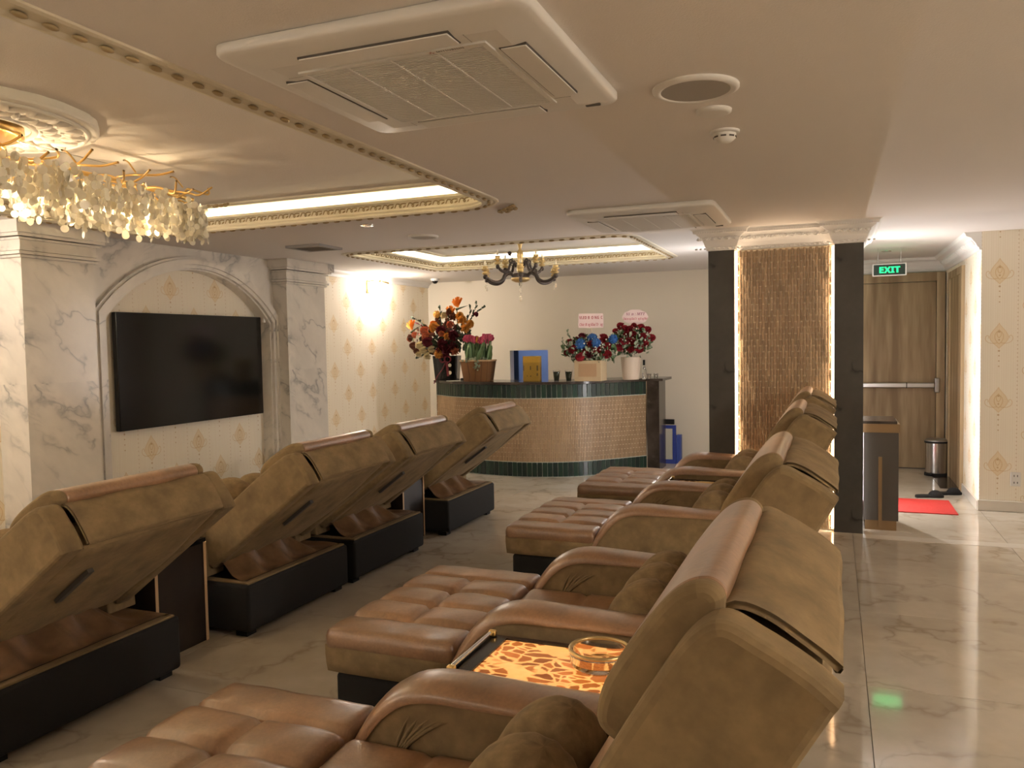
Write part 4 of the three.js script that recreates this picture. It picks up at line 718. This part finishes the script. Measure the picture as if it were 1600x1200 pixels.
const rose = roseG(), pomp = (() => { const l = [new THREE.SphereGeometry(0.026, 12, 8)]; for (let k = 0; k < 40; k++) { const y = 1 - 2 * (k + 0.5) / 40, a = k * 2.39996, r = Math.sqrt(1 - y * y); l.push(at(new THREE.TetrahedronGeometry(0.009, 0), 0.026 * r * Math.cos(a), 0.026 * y, 0.026 * r * Math.sin(a), a, a * 2, 0)); } return merge(l); })();
const leafG = petal(0.03, 0.06, 0.25, 0.15), smallLeaf = petal(0.014, 0.02, 0.2, 0.1);
const facing = (m, dir) => { m.quaternion.setFromUnitVectors(V3(0, 1, 0), V3(...dir).normalize()); return m; };
function bloom(parent, name, geo, mat, x, y, z, dir, s) { const m = mesh(name, geo, mat, parent); m.position.set(x, y, z); facing(m, dir); m.scale.setScalar(s); return m; }
function spray(n, cx, cy, cz, rx, ry, rz, leaf, smin, smax) { const l = []; for (let k = 0; k < n; k++) { const u = rr(-1, 1), a = rnd() * 6.283, r = Math.sqrt(1 - u * u), q = 0.55 + 0.45 * rnd(); l.push(at(leaf, cx + rx * r * Math.cos(a) * q, cy + ry * u * q, cz + rz * r * Math.sin(a) * q, rr(-1.2, 1.2), rr(0, 6.28), rr(-1.2, 1.2), rr(smin, smax))); } return merge(l); }
function sprig(parent, mat, pts, n, leaf, s) { const c = new THREE.CatmullRomCurve3(pts.map((p) => V3(...p))), l = [new THREE.TubeGeometry(c, 12, 0.0025, 5)]; for (let k = 0; k < n; k++) { const p = c.getPointAt((k + 1) / n); l.push(at(leaf, p.x, p.y, p.z, rr(-0.6, 0.6), k * 2.4, (k % 2 ? 1 : -1) * 0.9, s * rr(0.8, 1.2))); } return mesh('sprig', merge(l), mat, parent); }
const CT = 1.045;
{ // tall mixed arrangement in a black square vase
  const b = thing('flower_arrangement', 'tall orange, yellow and dark red flower arrangement in a black vase', 'flowers', [-4.34, CT, -8.76]);
  const vase = new THREE.CylinderGeometry(0.158 * 1.2, 0.135 * 1.2, 0.29, 4, 1); vase.rotateY(Math.PI / 4 + 0.1);
  mesh('vase', at(vase, 0, 0.145, 0), M.blackGloss, b);
  mesh('ribbon', merge([tube([[0.03, 0.3, 0.15], [0.06, 0.22, 0.165], [0.02, 0.14, 0.16], [-0.06, 0.04, 0.155], [-0.1, -0.04, 0.16]], 0.006, 16, 5), at(new THREE.TorusGeometry(0.035, 0.01, 6, 16), 0.02, 0.25, 0.165), at(new THREE.TorusGeometry(0.035, 0.01, 6, 16), 0.09, 0.25, 0.165, 0, 0.4, 0), at(bx(0.03, 0.16, 0.004), 0.08, 0.13, 0.158, 0, 0, 0.1)]), flowerMat.dred, b);
  for (const [x, y] of [[0.11, 0.18], [0.11, 0.09]]) mesh('paper_seal', at(cyl(0.022, 0.022, 0.003, 16), x, y, 0.155, Math.PI / 2), whiteFl, b);
  stuff(mesh('foliage', spray(210, 0, 0.45, 0, 0.4, 0.2, 0.16, leafG, 0.8, 1.5), leafMat[2], b)); stuff(mesh('foliage', spray(130, -0.08, 0.5, 0.02, 0.46, 0.24, 0.17, leafG, 0.7, 1.3), flowerMat.brown, b));
  const big = [['dred', -0.14, 0.46, 0.17, 1.9], ['dred', 0.02, 0.44, 0.19, 1.9], ['dred', 0.13, 0.54, 0.18, 2.1], ['dred', 0.0, 0.6, 0.16, 1.8], ['dred', 0.12, 0.4, 0.17, 1.8], ['dred', 0.06, 0.34, 0.18, 1.9], ['dred', -0.02, 0.34, 0.17, 1.6], ['coral', 0.15, 0.34, 0.18, 1.6], ['coral', -0.18, 0.6, 0.14, 1.6], ['coral', -0.16, 0.53, 0.15, 1.5], ['coral', 0.02, 0.56, 0.2, 1.1], ['yellow', -0.08, 0.64, 0.14, 1.8], ['yellow', 0.08, 0.53, 0.2, 1.4], ['yellow', 0.2, 0.72, 0.1, 1.7], ['yellow', 0.24, 0.62, 0.12, 1.6], ['yellow', 0.17, 0.77, 0.08, 1.5], ['yellow', 0.28, 0.67, 0.1, 1.5], ['yellow', -0.02, 0.31, 0.19, 1.7], ['orange', -0.1, 0.68, 0.1, 1.2], ['yellow', 0.3, 0.34, 0.13, 1.5], ['cream', -0.24, 0.42, 0.13, 1.4], ['cream', -0.2, 0.36, 0.13, 1.4], ['cream', -0.1, 0.37, 0.17, 1.3], ['cream', -0.26, 0.32, 0.1, 1.2], ['cream', -0.16, 0.29, 0.13, 1.3], ['brown', -0.32, 0.42, 0.1, 1.3], ['brown', -0.35, 0.52, 0.08, 1.2], ['brown', -0.28, 0.35, 0.1, 1.2], ['coral', -0.3, 0.55, 0.1, 1.1], ['coral', -0.37, 0.5, 0.06, 1.0], ['brown', 0.06, 0.82, 0.06, 1.4], ['brown', 0.1, 0.76, 0.08, 1.4], ['cream', 0.0, 0.78, 0.06, 1.3], ['dred', 0.32, 0.78, 0.04, 0.9], ['coral', 0.09, 0.67, 0.14, 1.3]];
  for (const [c, x, y, z, s] of big) bloom(b, 'rose', rose, flowerMat[c], x * 1.3, y, z, [x * 1.5, (y - 0.4) * 1.1, 0.35], s * 1.15);
  for (const [x, y, z] of [[-0.1, 0.79, 0.05]]) bloom(b, 'pompom_flower', pomp, flowerMat.yellow, x, y, z, [0, 1, 0], 1.5);
  const bird = (x, y, z, a, s) => { const l = []; for (let k = 0; k < 6; k++) l.push(at(petal(0.034, 0.12, 0.35, 0.05), 0, 0, 0.002 * k, 0.1 * Math.sin(k * 2), 0, 0.85 - 0.3 * k)); const m = place(mesh('bird_flower', merge(l), flowerMat.orange, b), x, y, z, 0, -0.3, a); m.scale.setScalar(s); mesh('bract', at(new THREE.ConeGeometry(0.016, 0.2, 8), 0.055, -0.012, 0, 0, 0, -1.42), leafMat[2], m); mesh('flower_stalk', tube([[-0.03, -0.02, 0], [-0.06, -0.12, -0.02], [-0.06, -0.24, -0.03]], 0.006, 8, 5), leafMat[1], m); };
  bird(0.2, 0.87, 0.06, 0.05, 1); bird(-0.4, 0.62, 0.1, 0.25, 0.95); bird(0.09, 0.78, 0.05, -0.2, 0.9);
  for (const p of [[[0.3, 0.7, 0], [0.4, 0.8, 0], [0.52, 0.86, 0]], [[0.26, 0.68, 0], [0.31, 0.78, 0], [0.33, 0.88, 0]], [[0.34, 0.74, 0], [0.38, 0.83, 0], [0.41, 0.92, 0]], [[-0.04, 0.65, 0.05], [-0.05, 0.78, 0.05], [-0.06, 0.88, 0.03]], [[-0.2, 0.34, 0.1], [-0.3, 0.29, 0.08], [-0.38, 0.26, 0.06]], [[-0.2, 0.6, 0.05], [-0.34, 0.7, 0.02], [-0.46, 0.76, 0.0]]]) sprig(b, leafMat[2], p, 14, smallLeaf, 1.25);
  for (const p of [[[-0.2, 0.55, 0.1], [-0.32, 0.66, 0.05], [-0.42, 0.7, 0.02]]]) sprig(b, flowerMat.dred, p, 16, smallLeaf, 0.9);
}
{ // tulips in a wicker basket
  const b = thing('tulip_basket', 'pink tulips standing in a brown wicker basket on the counter', 'flowers', [-3.79, CT, -8.45]);
  const bk = new THREE.CylinderGeometry(0.2 * 1.22, 0.165 * 1.22, 0.235, 4, 1, true); bk.rotateY(Math.PI / 4); mesh('basket', at(bk, 0, 0.118, 0, 0, 0, 0, [1, 1, 0.7]), S({ color: lin(0.72, 0.72, 0.72), map: T.wicker, roughness: 0.8, side: THREE.DoubleSide, bumpMap: T.wicker, bumpScale: 0.004 }), b);
  mesh('basket_rim', at(merge([[-0.118, 0], [0.118, 0]].map(([z]) => at(rbox(0.36, 0.018, 0.016, 0.006), 0, 0.235, z)).concat([-0.172, 0.172].map((x) => at(rbox(0.016, 0.018, 0.25, 0.006), x, 0.235, 0)))), 0, 0, 0), M.edge, b);
  mesh('soil', at(bx(0.32, 0.01, 0.22), 0, 0.2, 0), M.woodDark, b);
  const tul = (() => { const l = []; for (let k = 0; k < 6; k++) l.push(at(petal(0.03, 0.062, 0.55, -0.05), 0.008 * Math.sin(k * 1.047), 0, 0.008 * Math.cos(k * 1.047), -0.12, Math.PI + k * 1.047, 0)); return merge(l); })(), longLeaf = petal(0.045, 0.24, 0.25, 0.12);
  for (let k = 0; k < 34; k++) { const x = -0.15 + 0.3 * ((k * 0.618) % 1), z = -0.07 + 0.14 * ((k * 0.414) % 1), h = 0.42 + 0.05 * ((k * 0.37) % 1), lx = x * 1.1; const f = mesh('tulip', at(tul, lx, h, z, rr(-0.15, 0.15), k, rr(-0.15, 0.15), 1.15), k === 9 ? flowerMat.yellow : flowerMat.pink, b); mesh('tulip_stem', tube([[x, 0.2, z], [(x + lx) / 2, 0.32, z], [lx, h + 0.004, z]], 0.004, 6, 5), leafMat[1], f); }
  for (let k = 0; k < 30; k++) mesh('leaf', at(longLeaf, -0.15 + 0.3 * ((k * 0.618 + 0.3) % 1), 0.2, -0.08 + 0.17 * ((k * 0.73) % 1), rr(-0.2, 0.2), k * 2.1, rr(-0.35, 0.35), rr(0.8, 1.15)), leafMat[k % 2], b);
  stuff(mesh('ivy', merge([spray(60, 0, 0.235, 0.1, 0.18, 0.03, 0.05, smallLeaf, 0.9, 1.6), spray(26, 0.04, 0.17, 0.135, 0.035, 0.07, 0.012, smallLeaf, 0.8, 1.3)]), leafMat[3], b));
}
function roseGroup(b, list, cy, spread, n2, zr) {
  stuff(mesh('foliage', spray(190, 0, cy, 0, spread * 1.05, 0.15, zr * 1.05, leafG, 0.6, 1.15), leafMat[0], b)); stuff(mesh('foliage', spray(150, 0, cy - 0.03, 0.03, spread * 1.12, 0.16, zr * 1.1, leafG, 0.5, 1.0), leafMat[3], b));
  stuff(mesh('filler_blossom', spray(n2, 0, cy + 0.02, 0.03, spread, 0.16, zr * 1.1, new THREE.IcosahedronGeometry(0.007, 0), 0.6, 1.5), whiteFl, b));
  for (const [c, x, y, z, s] of list) bloom(b, c === 'blue' ? 'blue_pompom' : 'rose', c === 'blue' ? pomp : rose, flowerMat[c], x, y, z, [x * 2.5, y - cy + 0.02, 0.25], s);
}
function card(parent, w, h, lines, oval, x, y, z) {
  const t = canvasTex(512, Math.round(512 * h / w), (g, W, Hh) => { g.fillStyle = '#e2cbc8'; g.fillRect(0, 0, W, Hh); g.textAlign = 'center'; lines.forEach(([s, px, col, yy, it]) => { g.font = `${it} ${px}px ${it.includes('italic') ? 'serif' : 'sans-serif'}`; g.fillStyle = col; g.fillText(s, W / 2, Hh * yy, W * 0.94); }); });
  let g; if (oval) { const s = new THREE.Shape(); for (let i = 0; i <= 40; i++) { const a = i / 40 * 6.2832, r = 1 + 0.03 * Math.cos(a * 10); i ? s.lineTo(w / 2 * r * Math.cos(a), h / 2 * r * Math.sin(a)) : s.moveTo(w / 2 * r * Math.cos(a), h / 2 * r * Math.sin(a)); } g = new THREE.ExtrudeGeometry(s, { depth: 0.002, bevelEnabled: false }); } else g = prism([[-w / 2, -h / 2], [w / 2, -h / 2], [w / 2 * 1.02, -h * 0.3], [w / 2, h * 0.3], [w / 2 * 0.96, h / 2], [-w / 2 * 0.96, h / 2], [-w / 2, h * 0.3], [-w / 2 * 1.02, -h * 0.3]], 0.002);
  const p = g.attributes.position, u = g.attributes.uv; for (let i = 0; i < p.count; i++) u.setXY(i, p.getX(i) / w + 0.5, p.getY(i) / h + 0.5);
  const m = place(mesh('greeting_card', g, S({ map: t, roughness: 0.6 }), parent), x, y, z, -0.03, 0.25, 0); return m;
}
{ // roses in a wooden box
  const b = thing('rose_box', 'red roses with blue pompoms in a square pale wooden box', 'flowers', [-2.47, CT, -8.5]);
  mesh('box', at(rbox(0.3, 0.225, 0.24, 0.005), 0, 0.113, 0), S({ color: lin(0.5, 0.38, 0.23), roughness: 0.6 }), b); mesh('box_panel', at(bx(0.2, 0.14, 0.004), 0, 0.12, 0.1205), S({ color: lin(0.42, 0.27, 0.15), roughness: 0.6 }), b);
  const l = []; for (const [x, y, z, s, c] of [[-0.16, 0.36, 0.08, 1.5, 'red'], [-0.23, 0.43, 0.05, 1.2, 'red'], [-0.1, 0.49, 0.0, 1.4, 'dred'], [-0.14, 0.45, 0.05, 1.4, 'dred'], [-0.2, 0.34, 0.07, 1.3, 'red'], [-0.03, 0.33, 0.12, 1.3, 'red'], [0.05, 0.4, 0.13, 1.7, 'red'], [0.12, 0.34, 0.12, 1.6, 'red'], [0.02, 0.28, 0.12, 1.4, 'dred'], [-0.09, 0.26, 0.13, 1.7, 'red'], [0.17, 0.47, 0.04, 1.6, 'red'], [0.14, 0.41, 0.08, 1.4, 'red'], [0.22, 0.38, 0.06, 1.5, 'red'], [0.22, 0.29, 0.08, 1.6, 'red'], [-0.27, 0.31, 0.03, 1.2, 'red']]) l.push([c, x, y, z, s]);
  for (const [x, y, z, s] of [[-0.07, 0.4, 0.13, 2.1], [0.1, 0.41, 0.13, 1.8], [0.04, 0.46, 0.06, 1.9], [0.27, 0.45, 0.06, 1.7]]) l.push(['blue', x, y, z, s]);
  roseGroup(b, l, 0.34, 0.29, 200, 0.15);
  sprig(b, leafMat[3], [[-0.2, 0.42, 0], [-0.24, 0.5, 0], [-0.27, 0.55, 0]], 9, leafG, 0.5); sprig(b, leafMat[3], [[-0.24, 0.34, 0], [-0.3, 0.4, 0], [-0.32, 0.46, 0]], 8, leafG, 0.45);
  card(b, 0.27, 0.155, [['VLED BẢO NGỌC', 84, '#9c2630', 0.38, 'bold'], ['Chúc Mừng Khai Trương', 80, '#b02e3c', 0.86, 'bold italic']], false, 0.01, 0.655, 0);
  mesh('card_stick', at(cyl(0.0025, 0.0025, 0.3, 6), 0.01, 0.45, -0.006), M.edge, b);
}
{ // roses in a round pale pot
  const b = thing('rose_pot', 'red roses in a round pale pot near the counter end', 'flowers', [-2.09, CT, -8.78]);
  mesh('pot', lathe([[0, 0], [0.085, 0], [0.092, 0.01], [0.112, 0.25], [0.104, 0.25], [0.09, 0.03], [0, 0.03]], 32), S({ color: lin(0.56, 0.46, 0.36), roughness: 0.6 }), b);
  const l = []; for (const [x, y, z, s] of [[-0.12, 0.6, 0, 1.4], [-0.06, 0.57, 0.04, 1.4], [0.01, 0.56, 0.05, 1.6], [0.04, 0.6, 0, 1.2], [-0.02, 0.5, 0.1, 1.6], [0.06, 0.5, 0.1, 1.5], [0.0, 0.44, 0.12, 1.7], [-0.06, 0.42, 0.13, 1.7], [0.07, 0.42, 0.12, 1.5], [0.13, 0.58, 0.02, 1.4], [0.2, 0.55, 0.0, 1.4], [0.16, 0.48, 0.06, 1.4], [0.25, 0.46, 0.02, 1.4], [0.19, 0.4, 0.06, 1.3], [0.13, 0.34, 0.1, 1.7], [0.03, 0.33, 0.13, 1.5], [-0.1, 0.36, 0.12, 1.7], [-0.17, 0.54, 0.02, 1.2]]) l.push(['red', x, y, z, s]);
  roseGroup(b, l, 0.42, 0.23, 150, 0.15);
  sprig(b, leafMat[0], [[0.12, 0.36, 0.08], [0.2, 0.33, 0.06], [0.25, 0.35, 0.04]], 6, leafG, 0.6); sprig(b, leafMat[0], [[-0.1, 0.3, 0.1], [-0.16, 0.24, 0.1], [-0.17, 0.19, 0.1]], 7, leafG, 0.6);
  card(b, 0.28, 0.165, [['Viện : MTT', 72, '#8a3a58', 0.38, 'bold italic'], ['Chúc mừng Khai Trương Hồng Phát', 62, '#b83a4c', 0.68, 'bold italic']], true, 0.05, 0.69, -0.02);
  mesh('card_stick', at(cyl(0.0025, 0.0025, 0.3, 6), 0.05, 0.48, -0.026), M.edge, b);
}
{ const b = thing('yellow_carton', 'yellow carton standing in front of the service hatch', 'box', [-3.12, CT, -8.42], 0.12);
  const t = canvasTex(128, 192, (g) => { g.fillStyle = '#94721a'; g.fillRect(0, 0, 128, 192); g.fillStyle = '#a8811e'; g.fillRect(0, 0, 128, 46); g.fillStyle = '#4a3808'; for (const [x, y, w, h] of [[56, 74, 8, 30], [108, 70, 12, 40], [108, 130, 10, 20], [56, 148, 10, 8], [30, 148, 8, 6], [2, 70, 8, 40]]) g.fillRect(x, y, w, h); g.strokeStyle = '#957314'; g.strokeRect(40, 46, 46, 146); });
  mesh('carton', at(rbox(0.185, 0.275, 0.12, 0.003), 0, 0.138, 0), S({ map: t, roughness: 0.6 }), b); mesh('carton_lid', at(bx(0.187, 0.004, 0.122), 0, 0.277, 0), S({ color: lin(0.5, 0.4, 0.12), roughness: 0.6 }), b); }
for (const [x, k] of [[-2.83, 0], [-2.69, 1]]) { const c = thing('drink_cup', k ? 'plastic cup of dark green drink next to the wooden rose box' : 'plastic cup of dark green drink next to the yellow carton', 'cup', [x, CT, -8.4], 0, 'cups of green drink'); mesh('cup', lathe([[0, 0], [0.026, 0], [0.041, 0.118], [0.043, 0.12], [0.039, 0.119], [0.025, 0.003], [0, 0.003]], 24), M.glass, c); mesh('drink', lathe([[0, 0.004], [0.0245, 0.004], [0.037, 0.106], [0, 0.106]], 24), S({ color: lin(0.02, 0.035, 0.012), roughness: 0.2 }), c); }
{ const b = thing('bottle', 'slim clear bottle with black cap behind the round rose pot', 'bottle', [-1.965, CT, -8.88]); mesh('body', lathe([[0, 0], [0.022, 0], [0.024, 0.01], [0.024, 0.1], [0.012, 0.14], [0.011, 0.16]], 18), M.glass, b); mesh('cap', at(cyl(0.013, 0.013, 0.06, 14), 0, 0.185, 0), M.black, b); }
for (const [x, z, w] of [[-1.94, -9.02, 'beside the slim bottle'], [-1.87, -9.06, 'at the outer corner of the counter end']]) tag(place(mesh('shot_glass', lathe([[0, 0], [0.02, 0], [0.027, 0.055], [0.025, 0.055], [0.018, 0.006], [0, 0.006]], 18), M.glass), x, CT, z), `small clear glass ${w}`, 'glass', 'small glasses on the counter');
tag(place(mesh('paper_sheet', bx(0.2, 0.002, 0.08), whiteFl), -4.1, CT + 0.001, -8.47, 0, 0.4, 0), 'white paper slip lying beside the wicker basket', 'paper');
tag(place(mesh('black_tray', rbox(0.1, 0.03, 0.08, 0.008), M.black), -4.0, CT + 0.015, -8.53, 0, 0.3, 0), 'small black box beside the wicker basket', 'box');
tag(mesh('drinking_straw', at(cyl(0.006, 0.006, 0.16, 8), -3.84, 0.985, ZB - 0.03, 0, 0, -1.05), whiteFl), 'white straw sticking up in the service hatch', 'straw');
tag(place(mesh('plastic_tub', lathe([[0, 0], [0.05, 0], [0.06, 0.05], [0.056, 0.05], [0.046, 0.004], [0, 0.004]], 20), M.plastic), -3.56, 0.9, ZB - 0.06), 'small white tub standing in the service hatch', 'tub');
tag(mesh('cable', tube([[-3.65, 1.7, -10.3], [-3.62, 1.4, -10.35], [-3.5, 1.28, -10.4], [-3.3, 1.24, -10.4]], 0.006, 14, 5), M.black), 'dark cable hanging inside the pantry', 'cable');
// ---------------------------------------------------------------- by the walls and the exit
{ const s = thing('sign_board', 'blue framed white board leaning by the counter end', 'board', [-1.8, 0, -9.62], 0.0);
  mesh('frame', merge([boxAt(-0.16, 0.05, 0.42, 0.46, -0.015, 0.015), boxAt(-0.16, 0.05, 0, 0.05, -0.015, 0.015), boxAt(0.01, 0.05, 0.05, 0.42, -0.015, 0.015), boxAt(-0.16, -0.12, 0.05, 0.42, -0.015, 0.015)]), S({ color: lin(0.03, 0.06, 0.32), roughness: 0.5 }), s); mesh('panel', boxAt(-0.12, 0.01, 0.05, 0.42, -0.008, 0.01), whiteFl, s); mesh('header', boxAt(-0.14, 0.03, 0.47, 0.53, -0.015, 0.015), M.black, s); mesh('rear_leg', boxAt(0.05, 0.1, 0.0, 0.34, -0.12, -0.02), S({ color: lin(0.05, 0.09, 0.36), roughness: 0.5 }), s); }
{ const c = thing('host_stand', 'narrow dark console with bronze bands beside the mosaic column', 'console', [0, 0, 0]);
  mesh('body', boxAt(0.21, 0.45, 0.075, 0.745, -7.1, -6.66), M.smoked, c); mesh('top_band', boxAt(0.205, 0.458, 0.745, 0.81, -7.11, -6.65), M.bronzeSteel, c); mesh('counter_top', boxAt(0.205, 0.44, 0.81, 0.83, -7.1, -6.66), M.counterStone, c);
  mesh('base_band', boxAt(0.22, 0.438, 0, 0.075, -7.09, -6.67), M.bronzeSteel, c); mesh('upright_bar', boxAt(0.312, 0.337, 0.03, 0.56, -6.664, -6.652), M.bronzeSteel, c); }
{ const b = thing('pedal_bin', 'oval brushed steel pedal bin beside the oak door', 'bin', [1.0, 0, -9.5]);
  mesh('body', at(cyl(0.12, 0.115, 0.34, 36), 0, 0.19, 0, 0, 0, 0, [0.9, 1, 0.75]), S({ color: lin(0.55, 0.53, 0.52), metalness: 1, roughness: 0.22 }), b); mesh('base', at(cyl(0.122, 0.124, 0.03, 36), 0, 0.015, 0, 0, 0, 0, [0.92, 1, 0.78]), M.black, b); mesh('lid', at(lathe([[0, 0.035], [0.09, 0.03], [0.118, 0.012], [0.122, 0]], 36), 0, 0.362, 0, 0, 0, 0, [0.92, 1, 0.78]), M.steel, b); mesh('lid_band', at(cyl(0.123, 0.123, 0.02, 36), 0, 0.355, 0, 0, 0, 0, [0.92, 1, 0.78]), M.black, b); mesh('pedal', at(rbox(0.06, 0.012, 0.05, 0.004), -0.08, 0.02, 0.1), M.black, b); }
tag(place(mesh('red_mat', rbox(0.85, 0.008, 0.62, 0.003), M.red), 0.52, 0.004, -7.71), 'bright red floor mat behind the dark console', 'mat');
for (const [x, z, a, w] of [[0.8, -8.17, 0.25, 'sole down'], [0.97, -8.36, 0.3, 'lying askew']]) { const s = thing('slipper', `black slipper ${w} behind the red mat`, 'slipper', [x, 0, z], a, 'pair of black slippers');
  const sole = new THREE.Shape(); sole.moveTo(-0.12, -0.03); sole.bezierCurveTo(-0.13, 0.04, -0.05, 0.04, 0, 0.035); sole.bezierCurveTo(0.06, 0.06, 0.14, 0.05, 0.13, 0); sole.bezierCurveTo(0.13, -0.06, 0.05, -0.045, 0, -0.035); sole.bezierCurveTo(-0.05, -0.04, -0.11, -0.05, -0.12, -0.03);
  const g = prism(sole, 0.024, 0.005, 2, 8); g.rotateX(-Math.PI / 2); mesh('sole', at(g, 0, 0.012, 0), M.black, s); mesh('strap', at(new THREE.SphereGeometry(1, 16, 8, 0, 6.3, 0, 1.57), 0.06, 0.02, 0, 0, 0, 0, [0.06, 0.045, 0.05]), M.black, s); }
{ const o = thing('wall_socket', 'white double wall socket low on the wallpaper corner wall', 'socket', [1.392, 0.273, -7.68]); mesh('plate', at(rbox(0.075, 0.115, 0.012, 0.004), 0, 0, 0.006), M.plastic, o); for (const y of [-0.028, 0.028]) mesh('socket_holes', merge([at(bx(0.006, 0.016, 0.003), -0.012, y, 0.012), at(bx(0.006, 0.016, 0.003), 0.012, y, 0.012)]), M.slot, o); }
renderer.render(scene, camera);
